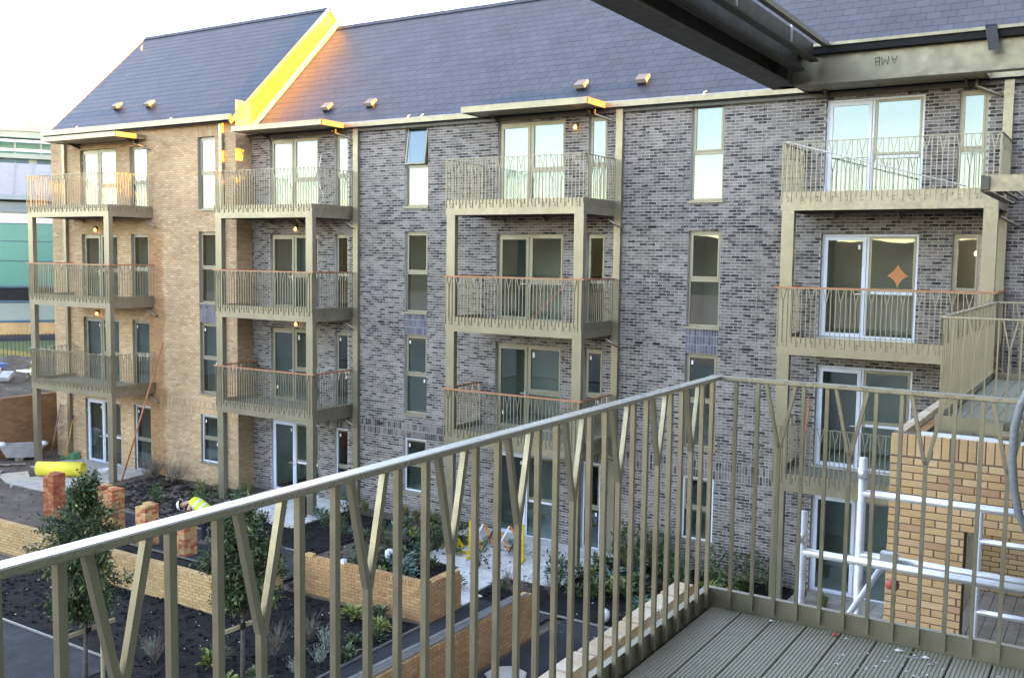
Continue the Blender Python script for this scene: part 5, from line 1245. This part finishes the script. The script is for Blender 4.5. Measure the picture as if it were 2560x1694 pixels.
tp_('clerestory', 'white', -16, 22, 10.5, 11.5, -2, -.2); tp_('louvre_band', 'grey_blue', -16, 22, 11.5, 12.45, -2, .15)
for k in range(5): tp_('louvre', 'grey_blue', -16, 22, 11.52+k*.19, 11.62+k*.19, .16, .26)
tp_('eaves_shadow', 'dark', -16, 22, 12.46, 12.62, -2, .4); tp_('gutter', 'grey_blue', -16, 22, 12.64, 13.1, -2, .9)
rf = MB(); rf.hexa([fT.p(-16, 13.1, .85), fT.p(9.0, 13.1, .85), fT.p(9.0, 13.1, -12), fT.p(-16, 13.1, -12), fT.p(-16, 16.6, -7), fT.p(4.2, 16.6, -7), fT.p(4.2, 16.6, -12), fT.p(-16, 16.6, -12)]); rf = rf.build('metal_roof', M['metal_roof'], tb_)
for k in range(15):
    u0 = -15.5+k*1.6; mb = MB(); t = min(1, max(.1, (9.0-u0)/4.8)); mb.bar(fT.p(u0, 13.14, .8), fT.p(u0, 13.14+3.5*t, .8-7.8*t), .08, .10); mb.build('roof_seam', M['metal_roof'], rf)
fU = Face((-104, 65, 0), (.55, .835, 0)); up_ = thing('cream_building', (-104, 65, 0), 'tall cream building with white railings behind the teal building', 'building')
def up(name, mat, u0, u1, v0, v1, w0, w1): mb = MB(); fbox(mb, fU, u0, u1, v0, v1, w0, w1); return mb.build(name, M[mat], up_)
up('wall', 'cream', -18, 26, 0, 18.0, -8, 0); up('upper_wall', 'teal', -18, 26, 18.0, 21.0, -8, -1.6)
for (a, b) in ((16.0, 17.0),):
    u = -16
    while u < 25: wdw = up('window', 'teal_frame', u, u+3.4, a-.1, b+1.0, -.1, .05); u += 4.2
up('balcony_slab', 'cream', -18, 26, 18.0, 18.5, -2, .6); up('roof', 'metal_roof', -18, 26, 21.0, 22.1, -8, .2); up('cornice', 'cream', -18, 26, 20.3, 21.0, -2, .05)
for v in (18.75, 19.75): up('railing', 'white', -18, 26, v, v+.28, .3, .55)
u = -17
while u < 25: up('railing_post', 'cream', u, u+.14, 18.5, 20.0, .25, .4); u += 2.6

# spoil heap, sheets and bin beyond the boundary wall
random.seed(12); mb = MB(); n = 30
for j in range(n+1):
    for i in range(n+1):
        x = -66+22*i/n; y = 24+20*j/n; r_ = math.hypot((x+56)/8, (y-34)/7.5); z = max(0, 1-r_)*1.6; z += .5*abs(mnoise.noise(Vector((x*.7, y*.7, 1))))*(1 if r_ < 1.1 else 0)+.2*mnoise.noise(Vector((x*1.9, y*1.9, 4)))*(1 if r_ < 1.1 else .1); mb.v.append((x, y, z-.05))
for j in range(n):
    for i in range(n): q = j*(n+1)+i; mb.f.append((q, q+1, q+n+2, q+n+1))
o = mb.build('spoil_heap', M['rubble'], None, False, (-56, 34, 0)); tag(o, 'grey brown spoil heap of rubble behind the boundary wall', 'heap')
for k in range(11):
    x, y = rnd(-59, -51), rnd(30.5, 36); a = rnd(0, 3.14); L = rnd(.5, 1.3); z = rnd(.5, 1.3); d = Vector((math.cos(a), math.sin(a), rnd(-.3, .5))); m_ = random.choice(['sheet', 'old_timber', 'white', 'ply'])
    mb = MB(); mb.bar(Vector((x, y, z)), Vector((x, y, z))+d*L, rnd(.25, .6), rnd(.05, .25)); tag(mb.build('rubble_piece', M[m_], None, False, (x, y, z)), 'broken board or slab lying on the spoil heap', 'rubble', 'broken pieces on the spoil heap')
bn = thing('bin', (-55.0, 32.2, 0), 'blue plastic bin with a white label at the left edge', 'bin'); mb = MB(); mb.box(-55.6, -54.6, 31.5, 32.4, 0, 1.35); mb.build('body', M['blue_plastic'], bn); mb = MB(); mb.box(-55.7, -54.5, 31.4, 32.5, 1.352, 1.45); mb.build('lid', M['blue_plastic'], bn); mb = MB(); mb.box(-54.598, -54.59, 31.8, 32.1, .9, 1.2); mb.build('label_plate', M['white'], bn)

# ------------------------------------------------------------------ people
def skinned(name, pts, edges, mat, parent, sub=2, root_i=0):
    me = bpy.data.meshes.new(name); me.from_pydata([p[:3] for p in pts], edges, []); me.update()
    o = bpy.data.objects.new(name, me); C.objects.link(o)
    md = o.modifiers.new('skin', 'SKIN'); md.use_smooth_shade = True
    for i, p in enumerate(pts):
        r = p[3]; me.skin_vertices[0].data[i].radius = (r, p[4] if len(p) > 4 else r)
    me.skin_vertices[0].data[root_i].use_root = True
    sb = o.modifiers.new('sub', 'SUBSURF'); sb.levels = sub; sb.render_levels = sub
    dg = bpy.context.evaluated_depsgraph_get(); m2 = bpy.data.meshes.new_from_object(o.evaluated_get(dg)); bpy.data.objects.remove(o)
    m2.materials.clear(); m2.materials.append(M[mat]); m2.polygons.foreach_set('use_smooth', [True]*len(m2.polygons))
    return link(name, m2, parent)

def person(loc, J_, label, helmet=True):
    """J_: joint positions relative to loc"""
    L = Vector(loc); root = thing('person', loc, label, 'person')
    w = {k: L+Vector(v) for k, v in J_.items()}
    P = lambda k, r, r2=None: (*w[k], r) if r2 is None else (*w[k], r, r2)
    body_pts = [P('pelvis', .115, .14), P('waist', .115, .135), P('chest', .12, .155), P('neck', .055), P('head', .082, .09), P('crown', .075)]
    ed = [(0, 1), (1, 2), (2, 3), (3, 4), (4, 5)]
    def chain(names, rads, start):
        k = start
        for nme, r in zip(names, rads):
            body_pts.append(P(nme, r)); ed.append((k, len(body_pts)-1)); k = len(body_pts)-1
        return k
    for sd in 'lr':
        k = chain([f'sh_{sd}', f'el_{sd}', f'wr_{sd}', f'hand_{sd}'], [.055, .042, .030, .036], 2)
        chain([f'hip_{sd}', f'kn_{sd}', f'an_{sd}', f'toe_{sd}'], [.088, .060, .042, .035], 0)
    skinned('body', body_pts, ed, 'skin', root, 2)
    def cloth(name, names, rads, eds, mat): skinned(name, [(*w[n_], *(r if isinstance(r, tuple) else (r, r))) for n_, r in zip(names, rads)], eds, mat, root, 2)
    cloth('sweater', ['waist', 'chest', 'sh_l', 'el_l', 'wr_l', 'sh_r', 'el_r', 'wr_r', 'neck'], [(.13, .15), (.135, .17), .072, .058, .042, .072, .058, .042, .07], [(0, 1), (1, 2), (2, 3), (3, 4), (1, 5), (5, 6), (6, 7), (1, 8)], 'maroon')
    cloth('trousers', ['waist', 'pelvis', 'hip_l', 'kn_l', 'an_l', 'hip_r', 'kn_r', 'an_r'], [(.125, .145), (.13, .155), .10, .075, .062, .10, .075, .062], [(0, 1), (1, 2), (2, 3), (3, 4), (1, 5), (5, 6), (6, 7)], 'navy')
    ax = (w['chest']-w['pelvis']).normalized(); a0 = w['pelvis']+ax*.02; a1 = w['chest']+ax*.10
    side = (w['sh_r']-w['sh_l']).normalized(); fr = ax.cross(side).normalized()
    vm = MB(); N_ = 20; rows = 7
    for q in range(rows):
        t = q/(rows-1); c = a0.lerp(a1, t); rs = .185+.03*math.sin(t*3.0); rf_ = .15+.025*math.sin(t*3)
        if t > .85: rs *= .86; rf_ *= .9
        for i in range(N_): an = 2*math.pi*i/N_; vm.v.append(tuple(c+side*math.cos(an)*rs+fr*math.sin(an)*rf_))
    for q in range(rows-1):
        for i in range(N_): j = (i+1) % N_; vm.f.append((q*N_+i, q*N_+j, (q+1)*N_+j, (q+1)*N_+i))
    v = vm.build('hivis_vest', M['hivis'], root, True)
    for t in (.28, .62):
        b = MB(); c = a0.lerp(a1, t); rs = .187+.03*math.sin(t*3.0); rf_ = .152+.025*math.sin(t*3); k0 = 0
        for dz in (-.03, .03):
            for i in range(N_): an = 2*math.pi*i/N_; b.v.append(tuple(c+ax*dz+side*math.cos(an)*(rs+.005)+fr*math.sin(an)*(rf_+.005)))
        for i in range(N_): j = (i+1) % N_; b.f.append((i, j, N_+j, N_+i))
        b.build('reflective_band', M['reflective'], v, True)
    hd = (w['crown']-w['head']).normalized(); face = w['face_dir']-L; face = (face-hd*face.dot(hd)).normalized(); sd_ = hd.cross(face)
    hc = w['head']+hd*.045
    def dome(rad, flat, seg, off, name, mat, brim=False):
        mb = MB(); n_ = 18
        for q in range(seg+1):
            ph = (math.pi/2)*q/seg
            for i in range(n_): an = 2*math.pi*i/n_; mb.v.append(tuple(hc+off+hd*math.sin(ph)*rad*flat+(face*math.cos(an)*1.12+sd_*math.sin(an))*math.cos(ph)*rad))
        for q in range(seg):
            for i in range(n_): j = (i+1) % n_; mb.f.append((q*n_+i, q*n_+j, (q+1)*n_+j, (q+1)*n_+i))
        if brim:
            k0 = len(mb.v)
            for i in range(n_):
                an = 2*math.pi*i/n_; ex = .018+.05*max(0, math.cos(an))**2; mb.v.append(tuple(hc+off-hd*.012+(face*math.cos(an)*(1.12+ex/rad)+sd_*math.sin(an)*(1+.018/rad))*rad))
            for i in range(n_): j = (i+1) % n_; mb.f.append((i, k0+i, k0+j, j))
        return mb.build(name, M[mat], root, True)
    dome(.108, .95, 6, Vector((0, 0, 0)), 'hair', 'hair')
    if helmet: dome(.135, 1.0, 7, hd*.012, 'helmet', 'helmet', True)
    ns = MB(); c = w['head']+face*.088; ns.hexa([c-sd_*.012-hd*.02, c+sd_*.012-hd*.02, c+sd_*.008+hd*.03, c-sd_*.008+hd*.03, c-sd_*.010-hd*.018+face*.026, c+sd_*.010-hd*.018+face*.026, c+sd_*.004+hd*.03+face*.006, c-sd_*.004+hd*.03+face*.006]); ns.build('nose', M['skin'], root)
    for q in (-1, 1):
        e = MB(); e.lathe([(0, -.008), (.008, 0), (0, .008)], w['head']+face*.086+sd_*q*.032+hd*.03, 6); e.build('eye', M['hair'], root)
    mo = MB(); c = w['head']+face*.085-hd*.045; mo.bar(c-sd_*.022, c+sd_*.022, .006, .008); mo.build('mouth', M['maroon'], root)
    for s_ in 'lr':
        h = w[f'hand_{s_}']; d = (h-w[f'wr_{s_}']).normalized(); x = d.cross(Vector((.3, .2, 1))).normalized()
        fm = MB()
        for q, ln in ((-1.5, .055), (-.5, .066), (.5, .062), (1.5, .05)): b0 = h+x*q*.017; fm.tube([b0, b0+d*ln*.6, b0+d*ln*.9-Vector((0, 0, .018))], [.009, .009, .007], 6)
        b0 = h+x*.03-d*.03; fm.tube([b0, b0+x*.03+d*.02, b0+x*.035+d*.05], [.010, .010, .008], 6); fm.build('fingers', M['skin'], root, True)
        b = MB(); a, t_ = w[f'an_{s_}'], w[f'toe_{s_}']; dd = (t_-a); dd.z = 0; dd.normalize(); xx_ = Vector((-dd.y, dd.x, 0))*.05
        z0 = L.z+.0; A0, A1 = a-dd*.07, a+dd*.20
        b.hexa([Vector((*(A0-xx_).xy, z0)), Vector((*(A1-xx_*.8).xy, z0)), Vector((*(A1+xx_*.8).xy, z0)), Vector((*(A0+xx_).xy, z0)), Vector((*(A0-xx_*.9).xy, z0+.17)), Vector((*(A1-xx_*.7).xy, z0+.06)), Vector((*(A1+xx_*.7).xy, z0+.06)), Vector((*(A0+xx_*.9).xy, z0+.17))]); b.build('boot', M['old_timber'], root)
    return root
person((-21.05, 18.0, .03), dict(pelvis=(.10, 0, .86), waist=(-.02, -.03, .97), chest=(-.27, -.12, 1.08), neck=(-.47, -.2, 1.08), head=(-.60, -.25, 1.0), crown=(-.70, -.29, .98), face_dir=(-.75, -.35, .2),
    sh_l=(-.36, .07, 1.02), el_l=(-.42, .02, .74), wr_l=(-.44, -.18, .58), hand_l=(-.45, -.26, .54), sh_r=(-.26, -.32, 1.02), el_r=(-.22, -.46, .76), wr_r=(-.26, -.55, .60), hand_r=(-.28, -.60, .54),
    hip_l=(.08, .10, .82), kn_l=(-.02, .14, .45), an_l=(.06, .16, .07), toe_l=(-.10, .15, .03), hip_r=(.12, -.10, .82), kn_r=(.05, -.12, .45), an_r=(.10, -.12, .07), toe_r=(-.06, -.14, .03)),
    'worker in white helmet and yellow hi-vis vest bending over among the brick stacks')
person((-52.0, 32.45, .0), dict(pelvis=(0, 0, .92), waist=(0, 0, 1.06), chest=(0, 0, 1.28), neck=(0, 0, 1.47), head=(0, 0, 1.59), crown=(0, 0, 1.70), face_dir=(.3, -.8, 1.5),
    sh_l=(-.17, -.06, 1.38), el_l=(-.24, -.08, 1.12), wr_l=(-.2, -.2, .92), hand_l=(-.19, -.24, .86), sh_r=(.17, .06, 1.38), el_r=(.25, .06, 1.12), wr_r=(.22, -.06, .90), hand_r=(.22, -.09, .83),
    hip_l=(-.09, -.03, .88), kn_l=(-.10, -.05, .48), an_l=(-.11, -.02, .07), toe_l=(-.08, -.18, .03), hip_r=(.09, .03, .88), kn_r=(.11, 0, .48), an_r=(.12, .03, .07), toe_r=(.15, -.13, .03)),
    'distant worker in a hi-vis vest half hidden behind the left balcony posts', True)
bk = MB(); bk.lathe([(0, .01), (.13, .01), (.16, .24), (.17, .25), (.15, .25), (.12, .04), (0, .04)], (-20.95, 17.35, .03), 16); tag(bk.build('bucket', M['white'], None, True, (-20.95, 17.35, .03)), 'white bucket on the path beside the bending worker', 'bucket')
crumbs('rubble_bits', 30, (-19.8, -17.5, 16.9, 18.6), (.01, .03), M['rubble'], 21, .03)

# ------------------------------------------------------------------ crumbs on the near deck
random.seed(8); mb = MB()
def bit(mb, x, y, s, z=DZ):
    k0 = len(mb.v); P = Vector((x, y, z+s*.25))
    a, b, c = Vector((s, rnd(-.3, .3)*s, 0)), Vector((rnd(-.3, .3)*s, s*.7, 0)), Vector((0, 0, s*.4)); mb.v += [tuple(P+a), tuple(P+b), tuple(P-a), tuple(P-b), tuple(P+c), tuple(P-c)]
    mb.f += [(k0, k0+1, k0+4), (k0+1, k0+2, k0+4), (k0+2, k0+3, k0+4), (k0+3, k0, k0+4), (k0+1, k0, k0+5), (k0+2, k0+1, k0+5), (k0+3, k0+2, k0+5), (k0, k0+3, k0+5)]
for k in range(46): bit(mb, random.gauss(-.72, .16), min(4.42, random.gauss(4.22, .14)), rnd(.004, .010))
for k in range(14): bit(mb, rnd(-1.55, -.3), rnd(3.2, 4.4), rnd(.003, .006))
o = mb.build('mortar_crumbs', M['mortar_lump']); o['kind'] = 'stuff'
for (x, y, s, mt, lab) in ((-1.33, 4.44, .014, 'mortar_lump', 'small white lump on the near deck by the railing corner'), (-.76, 4.40, .022, 'mortar_lump', 'largest pale lump on the near deck under the railing'), (-.65, 4.385, .018, 'white', 'flat white chip on the near deck right of the pale lump'), (-1.04, 4.43, .020, 'red_bit', 'red plastic scrap on the near deck'), (-.62, 4.32, .016, 'sheet', 'small grey chip on the near deck below the white chip')):
    mb = MB(); bit(mb, x, y, s); tag(mb.build('debris', M[mt], None, False, (x, y, DZ)), lab, 'debris', 'crumbs of debris on the near deck')
mb = MB(); mb.bar((-.73, 4.35, DZ+.004), (-.66, 4.36, DZ+.004), .006, .006); tag(mb.build('debris', M['sheet'], None, False, (-.7, 4.355, DZ)), 'thin grey sliver on the near deck', 'debris', 'crumbs of debris on the near deck')
cn = MB(); cn.tube([(-1.06, 5.74, 6.10), (-1.02, 5.72, 6.10)], .03, 12); tag(cn.build('tape_roll', M['red_bit'], None, True, (-1.04, 5.73, 6.07)), 'red and white roll resting by the scaffold beyond the near railing', 'roll')

# ------------------------------------------------------------------ lit bulbs and pieces in the right-hand flats
for (x, y, z) in ((-5.35, 24.6, 10.75), (-2.95, 24.7, 10.85), (-5.4, 24.6, 8.12), (-3.0, 24.7, 8.12)):
    mb = MB(); mb.lathe([(0, -.05), (.045, -.03), (.06, .01), (.04, .055), (.015, .08), (0, .08)], (x, y, z), 12); b = mb.build('pendant_bulb', M['bulb'], grey, True)
    c = MB(); c.tube([(x, y, z+.08), (x, y, z+1.1 if z > 10 else z+.6)], .006, 6); c.build('flex', M['white'], b)
mb = MB(); n_ = 24; pts = []
for i in range(n_):
    a = 2*math.pi*i/n_; ca, sa = math.cos(a), math.sin(a); pts.append((-4.48+.23*abs(ca)**3.0*(1 if ca > 0 else -1), YG+.094, 7.60+.28*abs(sa)**(2.2 if sa > 0 else 3.0)*(1 if sa > 0 else -1)))
mb.poly(pts); mb.poly([(p_[0], p_[1]+.003, p_[2]) for p_ in reversed(pts)])
for i in range(n_): j = (i+1) % n_; mb.quad(pts[i], (pts[i][0], pts[i][1]+.003, pts[i][2]), (pts[j][0], pts[j][1]+.003, pts[j][2]), pts[j])
mb.build('orange_sheet', M['copper_sheet'], grey)
mb = MB(); mb.box(-.004, .004, 0, 0, 0, 0); 
lean = MB(); lean.tube([(-6.55, 21.75, 10.50), (-2.9, 21.78, 9.45)], .016, 8); tag(lean.build('pole', M['white'], None, True, (-4.7, 21.76, 9.4)), 'long white pole leaning inside the top right-hand balcony railing', 'pole')
lean = MB(); lean.tube([(-13.6, 22.6, 6.2), (-12.6, 22.9, 7.25)], .018, 8); lean.box(-13.75, -13.35, 22.5, 22.7, 6.165, 6.20); tag(lean.build('prop', M['orange_rail'], None, True, (-13.6, 22.6, 6.17)), 'orange prop leaning on the middle balcony left of the bare brick wall', 'prop')
lean = MB(); lean.bar((-6.3, 22.9, 3.12), (-6.25, 23.2, 4.7), .05, .03); tag(lean.build('rail', M['orange_rail'], None, False, (-6.3, 22.9, 3.12)), 'orange rail standing at the back of the lowest right-hand balcony', 'rail')
